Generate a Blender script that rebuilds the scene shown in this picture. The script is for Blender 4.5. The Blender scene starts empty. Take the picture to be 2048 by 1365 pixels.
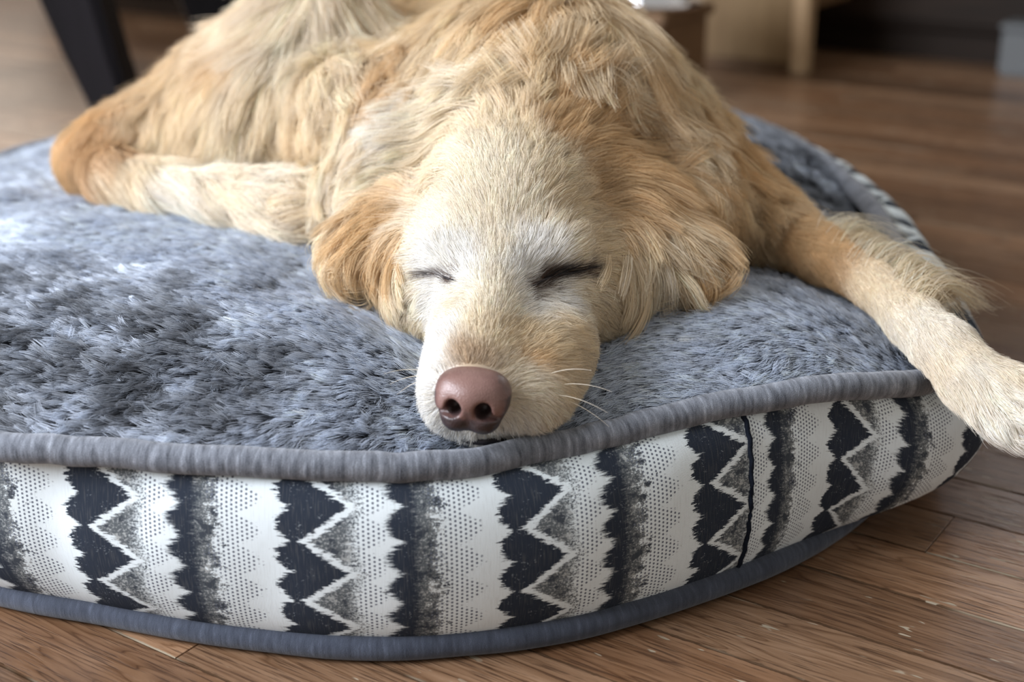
import bpy, bmesh, math, random, os
import numpy as np
from mathutils import Vector, Matrix
from mathutils.bvhtree import BVHTree
from mathutils.kdtree import KDTree

random.seed(7)
RNG = np.random.default_rng(11)
SCN = bpy.context.scene
COL = SCN.collection

# ------------------------------------------------------------------ camera
F_PX, PITCH, CAM_H = 2844.0, math.radians(20.5), 0.45      # image taken as 2048 x 1365
cam_data = bpy.data.cameras.new('camera')
cam_data.sensor_width = 36.0
cam_data.lens = 50.0
cam_data.clip_start = 0.02
cam_data.dof.use_dof = True
cam_data.dof.focus_distance = 0.835
cam_data.dof.aperture_fstop = 4.5
cam = bpy.data.objects.new('camera', cam_data)
COL.objects.link(cam)
cam.location = (0, 0, CAM_H)
cam.rotation_euler = (math.pi / 2 - PITCH, 0, 0)
SCN.camera = cam

# ------------------------------------------------------------------ light
world = bpy.data.worlds.new('world')
SCN.world = world
world.use_nodes = True
bg = world.node_tree.nodes['Background']
bg.inputs[0].default_value = (1.0, 0.97, 0.93, 1)
bg.inputs[1].default_value = 0.25


def area_light(name, loc, target, sx, sy, power, color):
    d = bpy.data.lights.new(name, 'AREA')
    d.shape = 'RECTANGLE'
    d.size, d.size_y = sx, sy
    d.energy = power
    d.color = color
    o = bpy.data.objects.new(name, d)
    COL.objects.link(o)
    o.location = loc
    o.rotation_euler = (Vector(target) - Vector(loc)).to_track_quat('-Z', 'Y').to_euler()
    return o


# daylight of the tall window on the left of the room, and of the glazed door at its back right
area_light('window_daylight', (-2.02, 0.35, 1.35), (0.0, 0.95, 0.1), 1.5, 1.5, 90, (0.85, 0.90, 1.0))
area_light('back_left_fill', (-1.55, 4.90, 1.25), (-0.6, 1.2, 0.1), 1.1, 1.5, 11, (1.0, 0.88, 0.76))  # added fill brightening the back-left floor; the wall behind is solid
area_light('door_daylight', (2.3, 4.6, 1.1), (1.2, 1.5, 0.2), 0.9, 1.8, 22, (0.95, 0.96, 1.0))

SCN.view_settings.view_transform = 'Standard'
SCN.view_settings.look = 'None'
SCN.view_settings.gamma = 1.0
SCN.view_settings.use_curve_mapping = False
SCN.view_settings.exposure = 0.82
SCN.cycles.max_bounces = 9
SCN.cycles.diffuse_bounces = 3
SCN.cycles.glossy_bounces = 4
SCN.cycles.transmission_bounces = 8
SCN.cycles.adaptive_threshold = 0.02

# ------------------------------------------------------------------ helpers
CT, ST = math.cos(PITCH), math.sin(PITCH)


def ray(px, py):
    a = (px - 1024) / F_PX
    b = (682.5 - py) / F_PX
    return np.array([a, CT + b * ST, -ST + b * CT])


def at_y(px, py, y):
    d = ray(px, py)
    return np.array([0, 0, CAM_H]) + d * (y / d[1])


def at_z(px, py, z):
    d = ray(px, py)
    return np.array([0, 0, CAM_H]) + d * ((z - CAM_H) / d[2])


def link(name, data, parent=None, **props):
    o = bpy.data.objects.new(name, data)
    COL.objects.link(o)
    if parent is not None:
        o.parent = parent
    for k, v in props.items():
        o[k] = v
    return o


def mesh_obj(name, verts, faces, mat, parent=None, smooth=True, **props):
    me = bpy.data.meshes.new(name)
    me.from_pydata([tuple(map(float, v)) for v in verts], [], faces)
    me.update()
    if smooth:
        me.polygons.foreach_set('use_smooth', np.ones(len(me.polygons), bool))
    if mat:
        me.materials.append(mat)
    return link(name, me, parent, **props)


def new_mat(name):
    m = bpy.data.materials.new(name)
    m.use_nodes = True
    nt = m.node_tree
    nt.nodes.clear()
    out = nt.nodes.new('ShaderNodeOutputMaterial')
    return m, nt, out


class G:
    """tiny node-graph helper"""
    def __init__(self, nt):
        self.nt = nt

    def n(self, kind, **kw):
        nd = self.nt.nodes.new(kind)
        for k, v in kw.items():
            setattr(nd, k, v)
        return nd

    def put(self, sock, v):
        if isinstance(v, bpy.types.NodeSocket):
            self.nt.links.new(v, sock)
        elif v is not None:
            sock.default_value = v

    def m(self, op, a, b=None, c=None, clamp=False):
        nd = self.n('ShaderNodeMath', operation=op, use_clamp=clamp)
        self.put(nd.inputs[0], a)
        if b is not None:
            self.put(nd.inputs[1], b)
        if c is not None:
            self.put(nd.inputs[2], c)
        return nd.outputs[0]

    def mix(self, f, a, b, mode='MIX'):
        nd = self.n('ShaderNodeMix', data_type='RGBA', blend_type=mode)
        self.put(nd.inputs[0], f)
        self.put(nd.inputs[6], a)
        self.put(nd.inputs[7], b)
        return nd.outputs[2]

    def noise(self, vec, scale, detail=3, rough=0.55, dist=0.0, dims='3D', w=None):
        nd = self.n('ShaderNodeTexNoise', noise_dimensions=dims)
        if vec is not None:
            self.put(nd.inputs['Vector'], vec)
        if w is not None:
            self.put(nd.inputs['W'], w)
        nd.inputs['Scale'].default_value = scale
        nd.inputs['Detail'].default_value = detail
        nd.inputs['Roughness'].default_value = rough
        nd.inputs['Distortion'].default_value = dist
        return nd.outputs['Fac']

    def ramp(self, fac, stops, interp='LINEAR'):
        nd = self.n('ShaderNodeValToRGB')
        nd.color_ramp.interpolation = interp
        el = nd.color_ramp.elements
        while len(el) < len(stops):
            el.new(0.5)
        for e, (p, c) in zip(el, stops):
            e.position = p
            e.color = c if len(c) == 4 else (*c, 1)
        self.put(nd.inputs[0], fac)
        return nd.outputs[0]

    def step(self, v, lo, hi):
        nd = self.n('ShaderNodeMapRange', interpolation_type='SMOOTHSTEP')
        self.put(nd.inputs['Value'], v)
        self.put(nd.inputs['From Min'], lo)
        self.put(nd.inputs['From Max'], hi)
        return nd.outputs['Result']

    def xyz(self, x, y, z):
        nd = self.n('ShaderNodeCombineXYZ')
        for i, v in enumerate((x, y, z)):
            self.put(nd.inputs[i], v)
        return nd.outputs[0]

    def sep(self, v):
        nd = self.n('ShaderNodeSeparateXYZ')
        self.put(nd.inputs[0], v)
        return nd.outputs

    def bsdf(self, out, color, rough=0.5, spec=0.5, metal=0.0, bump=None, bump_s=0.3, bump_d=0.001, **kw):
        p = self.n('ShaderNodeBsdfPrincipled')
        self.put(p.inputs['Base Color'], color)
        self.put(p.inputs['Roughness'], rough)
        self.put(p.inputs['Specular IOR Level'], spec)
        self.put(p.inputs['Metallic'], metal)
        for k, v in kw.items():
            self.put(p.inputs[k], v)
        if bump is not None:
            b = self.n('ShaderNodeBump')
            b.inputs['Strength'].default_value = bump_s
            b.inputs['Distance'].default_value = bump_d
            self.put(b.inputs['Height'], bump)
            self.nt.links.new(b.outputs[0], p.inputs['Normal'])
        self.nt.links.new(p.outputs[0], out.inputs[0])
        return p


def simple_mat(name, color, rough=0.5, spec=0.5, metal=0.0, noise_scale=60, vary=0.12):
    m, nt, out = new_mat(name)
    g = G(nt)
    tc = g.n('ShaderNodeTexCoord').outputs['Object']
    n = g.noise(tc, noise_scale, 4)
    c0 = tuple(c * (1 - vary) for c in color) + (1,)
    c1 = tuple(min(1, c * (1 + vary)) for c in color) + (1,)
    g.bsdf(out, g.mix(n, c0, c1), rough, spec, metal, bump=n, bump_s=0.1)
    return m


def periodic(keys, phis):
    """smooth periodic interpolation of (deg, value) keys at phis (deg)"""
    keys = sorted(keys)
    x = np.array([k[0] for k in keys], float)
    y = np.array([k[1] for k in keys], float)
    x = np.concatenate([x - 360, x, x + 360])
    y = np.concatenate([y, y, y])
    m = np.gradient(y, x)
    p = (np.asarray(phis, float) + 180) % 360 - 180
    i = np.clip(np.searchsorted(x, p) - 1, 0, len(x) - 2)
    h = x[i + 1] - x[i]
    t = (p - x[i]) / h
    return ((2 * t**3 - 3 * t**2 + 1) * y[i] + (t**3 - 2 * t**2 + t) * h * m[i]
            + (-2 * t**3 + 3 * t**2) * y[i + 1] + (t**3 - t**2) * h * m[i + 1])


def tube(points, radii, sides=12, closed=False, cap=True):
    """verts, faces, (s, a) of a round tube along points"""
    pts = np.asarray(points, float)
    n = len(pts)
    rad = np.broadcast_to(np.asarray(radii, float), (n,))
    if closed:
        tan = np.roll(pts, -1, 0) - np.roll(pts, 1, 0)
    else:
        tan = np.gradient(pts, axis=0)
    tan /= np.linalg.norm(tan, axis=1, keepdims=True)
    ref = np.array([0, 0, 1.0])
    side = np.cross(tan, ref)
    bad = np.linalg.norm(side, axis=1) < 1e-3
    side[bad] = [1, 0, 0]
    side /= np.linalg.norm(side, axis=1, keepdims=True)
    up = np.cross(side, tan)
    verts, faces = [], []
    for i in range(n):
        for k in range(sides):
            a = 2 * math.pi * k / sides
            verts.append(pts[i] + rad[i] * (math.cos(a) * side[i] + math.sin(a) * up[i]))
    rows = n if closed else n - 1
    for i in range(rows):
        j = (i + 1) % n
        for k in range(sides):
            l = (k + 1) % sides
            faces.append((i * sides + k, i * sides + l, j * sides + l, j * sides + k))
    if cap and not closed:
        faces.append(tuple(range(sides)))
        faces.append(tuple((n - 1) * sides + k for k in reversed(range(sides))))
    return verts, faces


def vnoise(p, seed=0):
    """smooth value noise in [-1, 1] at points p (n,3), unit lattice"""
    p = np.asarray(p, float)
    i = np.floor(p).astype(np.int64)
    f = p - i
    f = f * f * (3 - 2 * f)

    def h(a):
        v = (a[:, 0] * 374761393 + a[:, 1] * 668265263 + a[:, 2] * 2147483647 + seed * 1274126177) & 0xFFFFFFFF
        v = ((v ^ (v >> 13)) * 1274126177) & 0xFFFFFFFF
        v = v ^ (v >> 16)
        return (v & 0xFFFF) / 32767.5 - 1
    r = 0
    for dx in (0, 1):
        for dy in (0, 1):
            for dz in (0, 1):
                w = (f[:, 0] if dx else 1 - f[:, 0]) * (f[:, 1] if dy else 1 - f[:, 1]) * (f[:, 2] if dz else 1 - f[:, 2])
                r = r + w * h(i + np.array([dx, dy, dz]))
    return r
# ------------------------------------------------------------------ floor of oak strips
def floor_material():
    m, nt, out = new_mat('oak_strip')
    g = G(nt)
    tc = g.n('ShaderNodeTexCoord').outputs['Object']
    rnd = g.n('ShaderNodeObjectInfo').outputs['Random']
    s = g.sep(tc)
    off = g.m('MULTIPLY', rnd, 37.0)
    base = g.xyz(g.m('ADD', s[0], off), g.m('ADD', s[1], g.m('MULTIPLY', rnd, 11.0)), 0.0)
    stretch = g.n('ShaderNodeMapping')
    g.put(stretch.inputs[0], base)
    stretch.inputs['Scale'].default_value = (1.0, 11.0, 1.0)
    v = stretch.outputs[0]
    # cathedral figure: rings cut by a slow noise
    slow = g.noise(v, 3.2, 2, 0.5, 0.6)
    rings = g.m('FRACT', g.m('MULTIPLY', slow, 13.0))
    ring = g.ramp(rings, [(0.0, (0.35,) * 3), (0.55, (0.62,) * 3), (0.86, (0.52,) * 3), (0.95, (0.12,) * 3), (1.0, (0.35,) * 3)])
    st2 = g.n('ShaderNodeMapping')
    g.put(st2.inputs[0], base)
    st2.inputs['Scale'].default_value = (26.0, 520.0, 1.0)
    pores = g.noise(st2.outputs[0], 1.0, 3, 0.6)
    pore = g.step(pores, 0.53, 0.66)
    fine = g.noise(v, 26.0, 4, 0.65)
    st4 = g.n('ShaderNodeMapping')
    g.put(st4.inputs[0], base)
    st4.inputs['Scale'].default_value = (5.0, 75.0, 1.0)
    streak = g.noise(st4.outputs[0], 1.0, 4, 0.62)
    tone = g.m('ADD', g.m('ADD', g.m('MULTIPLY', ring, 0.42), g.m('MULTIPLY', fine, 0.25)), g.m('MULTIPLY', streak, 0.38))
    light = g.ramp(tone, [(0.30, (0.070, 0.036, 0.018)), (0.46, (0.170, 0.096, 0.052)), (0.58, (0.245, 0.150, 0.088)), (0.72, (0.340, 0.225, 0.145))])
    vary = g.ramp(rnd, [(0.0, (0.55, 0.50, 0.46)), (0.3, (1.02, 0.98, 0.95)), (0.5, (0.68, 0.60, 0.54)), (0.75, (1.05, 0.92, 0.82)), (1.0, (1.35, 1.32, 1.30))])
    col = g.mix(1.0, light, vary, 'MULTIPLY')
    col = g.mix(g.m('MULTIPLY', pore, 0.7), col, (0.045, 0.022, 0.012, 1))
    # chips in the finish: pale flakes along the grain, opened joints
    st3 = g.n('ShaderNodeMapping')
    g.put(st3.inputs[0], base)
    st3.inputs['Scale'].default_value = (34.0, 130.0, 1.0)
    fl = g.noise(st3.outputs[0], 1.0, 2, 0.6)
    where = g.noise(base, 9.0, 2, 0.5)
    flake = g.m('MULTIPLY', g.step(fl, 0.66, 0.69), g.step(where, 0.44, 0.56))
    jag = g.noise(g.xyz(g.m('MULTIPLY', s[0], 120), off, 0.0), 1.0, 2, 0.6)
    edge_in = g.m('SUBTRACT', 0.0291, g.m('MULTIPLY', g.m('POWER', jag, 2.5), 0.0026))
    edge = g.m('GREATER_THAN', g.m('ABSOLUTE', s[1]), edge_in)
    st5 = g.noise(g.xyz(g.m('ADD', g.m('MULTIPLY', s[0], 6.0), off), g.m('SIGN', s[1]), rnd), 1.0, 3, 0.65)
    crack = g.m('MULTIPLY', edge, g.step(st5, 0.52, 0.60))
    worn = g.m('MAXIMUM', flake, g.m('MULTIPLY', crack, 0.8))
    col = g.mix(g.m('MULTIPLY', edge, 0.8), col, (0.045, 0.026, 0.015, 1))
    col = g.mix(worn, col, (0.34, 0.28, 0.20, 1))
    rough = g.m('MAXIMUM', g.m('ADD', 0.20, g.m('MULTIPLY', fine, 0.22)), g.m('MULTIPLY', edge, 0.9))
    hgt = g.m('SUBTRACT', g.m('MULTIPLY', fine, 0.4), g.m('ADD', pore, worn))
    g.bsdf(out, col, rough, g.m('SUBTRACT', 0.45, g.m('MULTIPLY', edge, 0.45)), bump=hgt, bump_s=0.35, bump_d=0.0006)
    return m


OAK = floor_material()
DARK_GAP = simple_mat('floor_gap', (0.03, 0.018, 0.01), 0.9, 0.2)
PLANK_W = 0.0596
ang = math.radians(34.0)
DIR = np.array([math.cos(ang), -math.sin(ang)])       # along the strips
NRM = np.array([math.sin(ang), math.cos(ang)])        # across them

floor_root = mesh_obj('floor', [(-3.2, -1.0, -0.02), (3.4, -1.0, -0.02), (3.4, 5.2, -0.02), (-3.2, 5.2, -0.02)], [(0, 1, 2, 3)],
                      DARK_GAP, None, False, kind='structure', label='worn brown oak strip floor under the dog bed')


def plank_mesh(length):
    bm = bmesh.new()
    bmesh.ops.create_cube(bm, size=1.0)
    bmesh.ops.scale(bm, vec=(length - 0.0007, PLANK_W - 0.0006, 0.02), verts=bm.verts)
    top = [e for e in bm.edges if all(v.co.z > 0 for v in e.verts)]
    bmesh.ops.bevel(bm, geom=top, offset=0.0003, segments=1, affect='EDGES')
    me = bpy.data.meshes.new('plank')
    bm.to_mesh(me)
    bm.free()
    me.materials.append(OAK)
    return me


PLANKS = {L: plank_mesh(L) for L in (0.5, 0.75, 1.0, 1.3)}
# joints read from the photograph: (row, position along the strip)
j1 = at_z(1935, 1041, 0)[:2]
j2 = at_z(395, 1290, 0)[:2]
OFF0 = 0.4660
row_of = lambda p: int(math.floor((p @ NRM - OFF0) / PLANK_W))
forced = {row_of(at_z(1890, 1080, 0)[:2]): float(at_z(1875, 1075, 0)[:2] @ DIR), row_of(at_z(395, 1290, 0)[:2]): float(j2 @ DIR)}
n_planks = 0
zrnd = random.Random(3)
for row in range(-13, 66):
    off = OFF0 + (row + 0.5) * PLANK_W
    c = forced.get(row)
    if c is None:
        c = zrnd.uniform(0, 1.2)
    for sgn in (1, -1):
        s = c
        while -3.9 < s < 3.4:
            L = zrnd.choice((0.5, 0.75, 1.0, 1.0, 1.3))
            mid = s + sgn * L / 2
            s += sgn * L
            p = DIR * mid + NRM * off
            # keep the strips that the camera, or one a step aside, can see
            if p[1] < -0.15 or p[1] > 4.9 or abs(p[0]) > 0.65 + 0.48 * max(p[1], 0.3) + L * 0.5:
                continue
            o = link('plank', PLANKS[L], floor_root)
            o.location = (p[0], p[1], -0.01 + zrnd.uniform(-0.0003, 0.0003))
            o.rotation_euler = (0, 0, -ang + (math.pi if zrnd.random() < 0.5 else 0))
            n_planks += 1
print('planks', n_planks)

# ------------------------------------------------------------------ walls of the room
WALL = simple_mat('wall_paint', (0.74, 0.70, 0.64), 0.8, 0.2, noise_scale=8, vary=0.04)
DARKWOOD = simple_mat('dark_wood', (0.020, 0.011, 0.006), 0.45, 0.4, noise_scale=20, vary=0.4)
TRIMW = simple_mat('white_trim', (0.75, 0.75, 0.72), 0.5, 0.4)


def box(name, x0, x1, y0, y1, z0, z1, mat, parent=None, bevel=0.002, **props):
    bm = bmesh.new()
    bmesh.ops.create_cube(bm, size=1.0)
    bmesh.ops.scale(bm, vec=(x1 - x0, y1 - y0, z1 - z0), verts=bm.verts)
    if bevel:
        bmesh.ops.bevel(bm, geom=bm.edges[:], offset=bevel, segments=2, affect='EDGES')
    me = bpy.data.meshes.new(name)
    bm.to_mesh(me)
    bm.free()
    me.materials.append(mat)
    o = link(name, me, parent, **props)
    o.location = ((x0 + x1) / 2, (y0 + y1) / 2, (z0 + z1) / 2)
    return o


def wall_with_hole(name, axis, pos, u0, u1, zt, hole, thick, **props):
    """upright wall on x=pos or y=pos with one rectangular opening (hu0, hu1, hz0, hz1)"""
    hu0, hu1, hz0, hz1 = hole
    vs, fs = [], []

    def slab(a0, a1, z0, z1):
        b = len(vs)
        for t in (0, thick):
            for (a, z) in ((a0, z0), (a1, z0), (a1, z1), (a0, z1)):
                vs.append((pos + t, a, z) if axis == 'x' else (a, pos + t, z))
        fs.extend([(b, b + 1, b + 2, b + 3), (b + 7, b + 6, b + 5, b + 4)])
        for k in range(4):
            l = (k + 1) % 4
            fs.append((b + k, b + 4 + k, b + 4 + l, b + l))
    slab(u0, hu0, 0, zt)
    slab(hu1, u1, 0, zt)
    slab(hu0, hu1, 0, hz0) if hz0 > 0 else None
    slab(hu0, hu1, hz1, zt)
    return mesh_obj(name, vs, fs, WALL, None, False, kind='structure', **props)


wall_with_hole('wall_left', 'x', -2.25, -1.0, 5.2, 2.6, (-0.4, 1.1, 0.6, 2.1), 0.15)
wall_with_hole('wall_back', 'y', 5.0, -2.3, 3.3, 2.6, (1.62, 2.55, 0.0, 2.05), 0.15)

box('wall_right', 3.1, 3.25, -1.0, 5.2, 0.0, 2.6, WALL, None, 0, kind='structure')
for nm, (a, b, c, d, e, f) in {'window_1': (-2.26, -2.18, -0.4, 1.1, 0.6, 2.1)}.items():
    r = link(nm, None, None, kind='structure')
    r.location = (0, 0, 0)
    t = 0.05
    box('window_frame', a, b, c, c + t, e, f, TRIMW, r)
    box('window_frame', a, b, d - t, d, e, f, TRIMW, r)
    box('window_frame', a, b, c + t, d - t, e, e + t, TRIMW, r)
    box('window_frame', a, b, c + t, d - t, f - t, f, TRIMW, r)
    box('glazing_bar', a + .02, b - .02, (c + d) / 2 - .015, (c + d) / 2 + .015, e + t, f - t, TRIMW, r)

for nm, (a, b, e, f) in {'window_trim_added': (-2.15, -0.95, 0.45, 2.05), 'door_1': (1.62, 2.55, 0.0, 2.05)}.items():  # left frame is added around the fill light, with no opening behind it
    r = link(nm, None, None, kind='structure')
    part = 'window_frame' if nm.startswith('window') else 'door_frame'
    box(part, a, a + 0.05, 4.93, 4.995, e, f, TRIMW, r)
    box(part, b - 0.05, b, 4.93, 4.995, e, f, TRIMW, r)
    box(part, a + 0.05, b - 0.05, 4.93, 4.995, f - 0.05, f, TRIMW, r)
    if e > 0:
        box(part, a + 0.05, b - 0.05, 4.93, 4.995, e, e + 0.05, TRIMW, r)

# ------------------------------------------------------------------ furniture behind the bed (out of focus)
def wood_mat(name, c_lo, c_hi, rough=0.4, axis=2):
    m, nt, out = new_mat(name)
    g = G(nt)
    tc = g.n('ShaderNodeTexCoord').outputs['Object']
    mp = g.n('ShaderNodeMapping')
    g.put(mp.inputs[0], tc)
    sc = [14.0, 14.0, 14.0]
    sc[axis] = 1.2
    mp.inputs['Scale'].default_value = sc
    n1 = g.noise(mp.outputs[0], 2.0, 5, 0.6, 0.8)
    g.bsdf(out, g.ramp(n1, [(0.3, c_lo), (0.7, c_hi)]), rough, 0.2 if rough in (0.6, 0.38) else 0.45, bump=n1, bump_s=0.08)
    return m


MAPLE = wood_mat('honey_maple', (0.20, 0.125, 0.058), (0.30, 0.20, 0.10))
MAPLE_EDGE = wood_mat('pale_maple_edge', (0.42, 0.28, 0.15), (0.52, 0.36, 0.21))
BROWN = wood_mat('brown_oak', (0.14, 0.078, 0.036), (0.20, 0.115, 0.055), axis=0)
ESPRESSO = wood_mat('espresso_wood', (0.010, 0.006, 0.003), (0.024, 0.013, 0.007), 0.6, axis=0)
BLACK = wood_mat('black_lacquer', (0.003, 0.003, 0.004), (0.007, 0.006, 0.008), 0.38)
CHROME = simple_mat('polished_chrome', (0.85, 0.85, 0.86), 0.10, 0.5, 1.0, 40, 0.03)


def frame_empty(name, origin, **props):
    o = link(name, None, None, **props)
    o.location = (origin[0], origin[1], 0)
    o.rotation_euler = (0, 0, -ang)          # x along the floor strips, y across them and away
    return o


c0 = at_z(1608, 150, 0)
cab = frame_empty('wooden_cabinet', c0, label='honey-coloured wooden cabinet with a pale corner post behind the dog', category='cabinet')
box('front_panel', -0.62, -0.030, 0.012, 0.032, 0.015, 0.80, MAPLE, cab)
box('plinth', -0.62, -0.030, 0.020, 0.040, 0.0, 0.015, BROWN, cab, 0.001)
box('side_panel', -0.642, -0.62, 0.0, 0.234, 0.0, 0.80, MAPLE, cab)
box('corner_post', -0.030, 0.0, 0.0, 0.034, 0.0, 0.80, MAPLE_EDGE, cab)
box('rail', -0.024, -0.002, 0.034, 0.20, 0.115, 0.175, BROWN, cab)
box('back_post', -0.642, -0.612, 0.20, 0.234, 0.0, 0.80, MAPLE, cab)
box('cabinet_top', -0.66, 0.012, -0.015, 0.25, 0.80, 0.83, MAPLE, cab)

c1 = c0.copy()
c1[:2] += NRM * 0.275 - DIR * 0.26
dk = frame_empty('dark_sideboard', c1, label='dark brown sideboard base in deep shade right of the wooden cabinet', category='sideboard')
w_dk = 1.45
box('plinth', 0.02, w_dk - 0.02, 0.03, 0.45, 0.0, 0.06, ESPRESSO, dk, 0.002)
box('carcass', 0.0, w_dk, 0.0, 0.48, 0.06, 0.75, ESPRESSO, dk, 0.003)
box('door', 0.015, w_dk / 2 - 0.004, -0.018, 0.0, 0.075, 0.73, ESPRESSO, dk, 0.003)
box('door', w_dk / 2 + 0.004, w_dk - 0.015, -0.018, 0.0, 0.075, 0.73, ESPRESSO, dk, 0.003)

c2 = at_z(445, 48, 0)
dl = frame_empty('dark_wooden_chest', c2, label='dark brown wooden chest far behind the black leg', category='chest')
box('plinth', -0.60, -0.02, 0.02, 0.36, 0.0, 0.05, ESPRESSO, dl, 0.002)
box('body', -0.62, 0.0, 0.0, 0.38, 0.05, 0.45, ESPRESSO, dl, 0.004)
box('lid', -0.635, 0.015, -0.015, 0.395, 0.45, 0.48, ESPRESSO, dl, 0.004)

GREYBOX = simple_mat('grey_plastic', (0.11, 0.115, 0.115), 0.45, 0.4, noise_scale=12, vary=0.06)
c4 = at_z(1992, 152, 0)
gb = frame_empty('grey_floor_box', c4, label='low pale grey box on the floor at the right edge', category='box')
box('tub', 0.0, 0.42, 0.0, 0.26, 0.0, 0.082, GREYBOX, gb, 0.006)
box('lid', -0.004, 0.424, -0.004, 0.264, 0.082, 0.094, GREYBOX, gb, 0.004)

# low wooden stand with a chrome bowl on it
BC = at_y(1298, 12, 2.36)
top_z = float(BC[2])
st = frame_empty('bowl_stand', BC, label='low brown wooden stand carrying a chrome bowl behind the dog', category='stand')
box('stand_top', -0.098, 0.070, -0.080, 0.10, top_z - 0.018, top_z, BROWN, st, 0.003)
box('front_board', -0.090, 0.062, -0.074, -0.058, 0.0, top_z - 0.018, BROWN, st, 0.002)
box('side_board', -0.090, -0.074, -0.058, 0.09, 0.0, top_z - 0.018, BROWN, st, 0.002)
box('side_board', 0.046, 0.062, -0.058, 0.09, 0.0, top_z - 0.018, BROWN, st, 0.002)
prof = [(0.0, 0.000), (0.080, 0.000), (0.086, 0.003), (0.088, 0.008), (0.085, 0.013), (0.078, 0.017), (0.071, 0.021), (0.070, 0.028), (0.078, 0.045), (0.088, 0.066), (0.096, 0.072),
        (0.096, 0.076), (0.088, 0.076), (0.080, 0.062), (0.070, 0.042), (0.055, 0.034), (0.0, 0.032)]
vs, fs = [], []
NS = 40
for (r, z) in prof:
    for k in range(NS):
        a = 2 * math.pi * k / NS
        vs.append((r * math.cos(a), r * math.sin(a), z))
for i in range(len(prof) - 1):
    for k in range(NS):
        l = (k + 1) % NS
        fs.append((i * NS + k, i * NS + l, (i + 1) * NS + l, (i + 1) * NS + k))
bowl = mesh_obj('chrome_bowl', vs, fs, CHROME, None, True, label='shiny round chrome bowl at the top edge of the picture', category='bowl')
bowl.location = (BC[0], BC[1], top_z + 0.0005)

# black curved chair leg at the upper left: a chair mostly above the frame
leg_y = 1.93
lf = at_y(205, 240, leg_y)
chair = link('black_chair', None, None, label='black lacquered chair of which one sabre leg shows at the upper left', category='chair')
chair.location = (lf[0], lf[1], 0)


def sabre_leg(dx, dy, sx, sy):
    keys = [(0.0, 0.050, 0.066, 0.016), (0.06, 0.028, 0.072, -0.004), (0.14, 0.004, 0.084, -0.022), (0.22, -0.016, 0.098, -0.034),
            (0.32, -0.032, 0.108, -0.04), (0.45, -0.040, 0.112, -0.04)]
    vs, fs = [], []
    a = math.radians(-20)
    for (z, ox, w, oy) in keys:
        h, d, c = w / 2, 0.026, 0.010
        ring = [(-h + c, -d), (h - c, -d), (h, -d + c), (h, d - c), (h - c, d), (-h + c, d), (-h, d - c), (-h, -d + c)]
        for (x, y) in ring:
            xr = x * math.cos(a) - y * math.sin(a)
            yr = x * math.sin(a) + y * math.cos(a)
            vs.append((dx + sx * (xr + ox), dy + sy * (yr + oy * 0.3), z))
    for i in range(len(keys) - 1):
        for k in range(8):
            l = (k + 1) % 8
            f = (i * 8 + k, i * 8 + l, (i + 1) * 8 + l, (i + 1) * 8 + k)
            fs.append(f if sx * sy > 0 else f[::-1])
    fs.append(tuple(range(7, -1, -1)) if sx * sy > 0 else tuple(range(8)))
    n = (len(keys) - 1) * 8
    fs.append(tuple(n + k for k in range(8)) if sx * sy > 0 else tuple(n + k for k in range(7, -1, -1)))
    return vs, fs


for (dx, dy, sx, sy) in ((0, 0, 1, 1), (-0.46, 0.06, -1, 1), (0.05, 0.48, 1, -1), (-0.42, 0.52, -1, -1)):
    v, f = sabre_leg(dx, dy, sx, sy)
    mesh_obj('leg', v, f, BLACK, chair, False)
box('seat', -0.54, 0.10, -0.06, 0.58, 0.45, 0.51, BLACK, chair, 0.012)
box('backrest', -0.54, -0.49, -0.04, 0.56, 0.51, 0.95, BLACK, chair, 0.012)
# ------------------------------------------------------------------ dog bed
BED_C = np.array([-0.12, 1.20])
KB = [(-113, .485), (-105, .484), (-94, .496), (-84, .509), (-74, .51), (-62, .501), (-52, .495), (-42, .487), (-20, .462), (0, .45),
      (25, .48), (45, .53), (65, .54), (90, .51), (120, .47), (150, .44), (180, .44), (-150, .455), (-130, .475)]
KM = [(-113, .512), (-105, .508), (-94, .516), (-84, .526), (-74, .525), (-62, .515), (-52, .520), (-46, .545), (-41, .557), (-35, .543), (-24, .508),
      (-14, .486), (2, .480), (26, .512), (43, .562), (56, .585), (75, .57), (95, .53), (120, .485), (148, .462), (180, .462), (-150, .478), (-130, .500)]
KZ = [(-113, .122), (-102, .121), (-92, .119), (-83, .115), (-76, .113), (-68, .116), (-60, .122), (-52, .124), (-46, .116), (-36, .114),
      (-15, .13), (10, .13), (40, .13), (70, .13), (110, .13), (145, .128), (180, .125), (-140, .124)]
KP = []
for (px, py, z) in [(0, 890, .122), (200, 905, .121), (500, 925, .119), (800, 935, .115), (900, 930, .114), (1050, 905, .113), (1200, 870, .116),
                    (1400, 815, .122), (1600, 780, .126), (1750, 765, .123), (1850, 757, .116)]:
    v = at_z(px, py, z)[:2] - BED_C
    KP.append((math.degrees(math.atan2(v[1], v[0])), float(np.hypot(*v))))
KP += [(-36, .50), (-24, .455), (-14, .432), (2, .425), (26, .455), (43, .50), (60, .515), (90, .475), (120, .435), (148, .415), (180, .425),
       (-150, .45), (-130, .485)]


def bed_rp(phi):
    return periodic(KP, phi)


def bed_zp(phi):
    return periodic(KZ, phi)


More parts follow.
